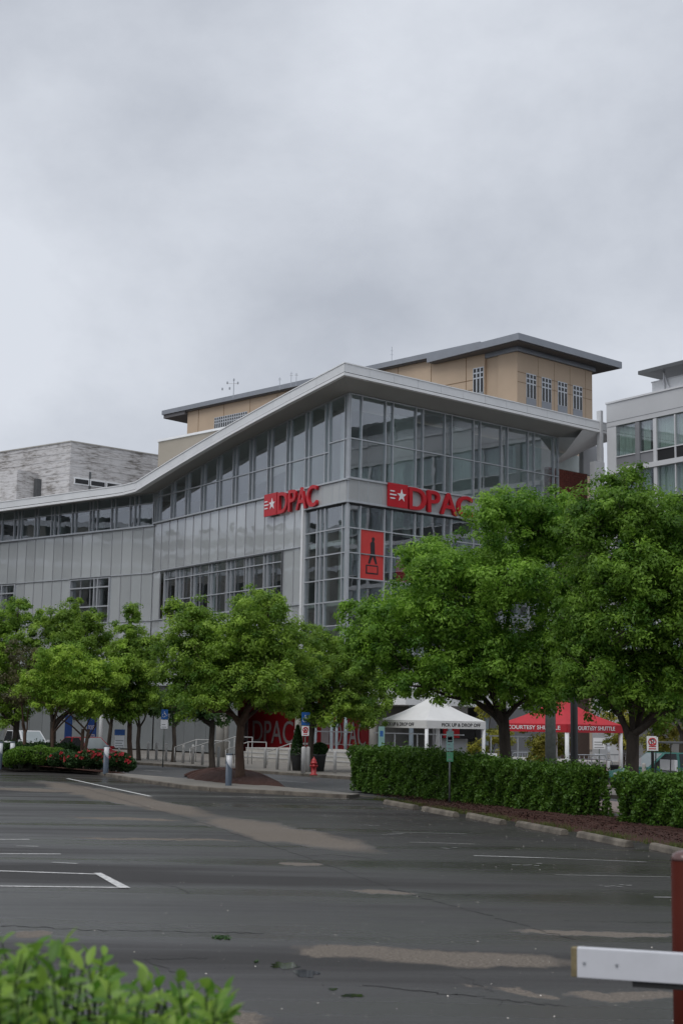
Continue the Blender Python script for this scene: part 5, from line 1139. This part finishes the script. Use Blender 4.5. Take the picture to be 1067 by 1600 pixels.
# near bush in the lower left corner: every leaf its own piece
def near_bush():
    g = np.random.default_rng(21); rnd = random.Random(21); c0 = at(120, 1600, 4.2)
    root = empty('leafy_bush', (c0[0], c0[1], 0), 'bright green broad leaved bush close by, its shoots poking up over the asphalt', 'bush')
    b = MB(); K = 5
    for i in range(K + 1):
        t = i / K; w = math.sin(math.pi * min(1, t * .92 + .08)) ** .8 * .235; z = -.22 * t * t; b.v += [(-w, t, z + w * .35), (0, t, z), (w, t, z + w * .35)]
    for i in range(K): b.f += [(3 * i, 3 * i + 1, 3 * i + 4, 3 * i + 3), (3 * i + 1, 3 * i + 2, 3 * i + 5, 3 * i + 4)]
    protos = []
    for k in range(4):
        me = bpy.data.meshes.new('leaf'); me.from_pydata(b.v, [], b.f); at_ = me.attributes.new('tint', 'FLOAT', 'POINT'); at_.data.foreach_set('value', np.full(len(b.v), (.15, .4, .65, .95)[k], dtype=np.float32)); me.materials.append(M['leaf_near'])
        me.polygons.foreach_set('use_smooth', [True] * len(me.polygons)); protos.append(me)
    def top_y(x):   # the bush's upper outline in the photograph
        xs = [-120, 0, 60, 130, 175, 225, 300, 345, 380, 420]; ys = [1480, 1488, 1484, 1492, 1512, 1535, 1548, 1556, 1588, 1640]; return np.interp(x, xs, ys)
    stems = MB(); leaves = []
    for k in range(170):
        x = rnd.uniform(-110, 375); Y = rnd.uniform(3.5, 5.0); yt = top_y(x) + rnd.choice([rnd.uniform(-14, 30), rnd.uniform(10, 90), rnd.uniform(10, 90)]) + (Y < 4) * rnd.uniform(0, 60)
        tip = at(x, yt, Y); foot = tip + np.array([rnd.uniform(-.06, .06), rnd.uniform(-.05, .05), -rnd.uniform(.28, .4)]); stems.tube([tuple(foot), tuple((foot + tip) / 2 + g.normal(0, .01, 3)), tuple(tip)], [.005, .004, .002], 5, False)
        nl = rnd.randint(7, 10)
        for j in range(nl):
            t = 1 - j / nl * .9; pos = foot + (tip - foot) * t; an = j * 2.4 + k; tilt = R_(50 - 55 * (1 - t) ** .8 + rnd.uniform(-32, 28)); d = Vector((math.cos(an) * math.cos(tilt), math.sin(an) * math.cos(tilt), math.sin(tilt)))
            s_ = (.050 + .048 * rnd.random()) * (.75 if j == 0 else 1); leaves.append((pos, d, s_, rnd.random(), pos[1] * 1.0 + (yt - top_y(x)) * .02))
    stems.build('stems', 'leaf_rose', root)
    leaves.sort(key=lambda l: l[4]); rest_v = []; rest_f = []; rest_t = []
    for i, (pos, d, s_, tn, _) in enumerate(leaves):
        q = d.to_track_quat('Y', 'Z').to_matrix().to_4x4() @ Matrix.Rotation(rnd.uniform(-.6, .6), 4, 'Y'); mx = Matrix.Translation(pos) @ q @ Matrix.Scale(s_, 4)
        if i < 300:
            o = bpy.data.objects.new('leaf', protos[min(3, int(tn * 4))]); C.objects.link(o); o.matrix_basis = mx; put(o, root)
        else:
            n0 = len(rest_v); rest_v += [tuple(mx @ Vector(v)) for v in b.v]; rest_f += [tuple(n0 + k for k in f) for f in b.f]; rest_t += [tn] * len(b.v)
    me = bpy.data.meshes.new('inner_leaves'); me.from_pydata(rest_v, [], rest_f); at_ = me.attributes.new('tint', 'FLOAT', 'POINT'); at_.data.foreach_set('value', np.array(rest_t, dtype=np.float32)); me.materials.append(M['leaf_near'])
    me.polygons.foreach_set('use_smooth', [True] * len(me.polygons)); o = bpy.data.objects.new('inner_leaves', me); C.objects.link(o); put(o, root); o['kind'] = 'stuff'
    core = MB()
    for k in range(14):
        q = at(rnd.uniform(-80, 300), 1600, rnd.uniform(3.8, 4.8)); core.tube([(q[0], q[1], 0), (q[0] + rnd.uniform(-.1, .1), q[1], .8), (q[0] + rnd.uniform(-.15, .15), q[1] + rnd.uniform(-.1, .1), 1.5)], [.015, .011, .006], 6, False)
    core.build('woody_stems', 'twig', root, True)
near_bush()
# kerb and bed the bush grows from
sheet('near_bed', [(-4, 2.2), (.1, 2.2), (-.2, 7.6), (-1.0, 8.6), (-4, 9.4)], .06, 'concrete', thick=.1)

# parking barrier
Yg = 7.4; a = at(893, 1503, Yg); gate = empty('barrier_gate', (a[0] + 3.2, a[1], 0), 'white parking barrier arm reaching in from its housing beside the rust red post', 'barrier')
e = at(1067, 1514, Yg - .15); d_ = (e - a); d_ = d_ / np.linalg.norm(d_); th = math.atan2(d_[1], d_[0]); slope = math.asin(d_[2])
def arm_part(name, u0, u1, v0, v1, w0, w1, m, bev=.004):
    o = MB().box((u0, v0, w0), (u1, v1, w1)).build(name, m, None, False, bev); o.matrix_basis = Matrix.Translation(a) @ Matrix.Rotation(th, 4, 'Z') @ Matrix.Rotation(-slope, 4, 'Y'); return put(o, gate)
arm_part('arm', .03, 3.2, -.03, .03, -.072, .072, 'gate_white'); arm_part('end_cap', 0, .03, -.028, .03, -.07, .07, 'gate_end', .003)
arm_part('rubber_edge', .30, 3.0, -.018, .02, -.102, -.073, 'rubber', .004)
for u_ in (.06, .22, .9): arm_part('bolt', u_, u_ + .012, -.036, -.03, -.006, .006, 'steel', 0)
q = a + d_ * 3.2; MB().box((q[0] - .2, q[1] - .2, 0), (q[0] + .25, q[1] + .35, 1.35)).build('housing', 'gate_white', gate, False, .03)
pp = at(1073, 1400, 7.75); zt = at(1073, 1330, 7.75)[2]
gp_ = empty('rust_red_post', (pp[0], pp[1], 0), 'rust red round steel post with domed pale top behind the barrier arm', 'post')
lathe_obj('shaft', [(.080, 0), (.080, zt - .05)], 'gate_post_red', (pp[0], pp[1], 0), gp_, 24); lathe_obj('domed_cap', [(.081, 0), (.081, .012), (.072, .032), (.05, .046), (.02, .053), (0, .054)], 'gate_cap', (pp[0], pp[1], zt - .05), gp_, 24)
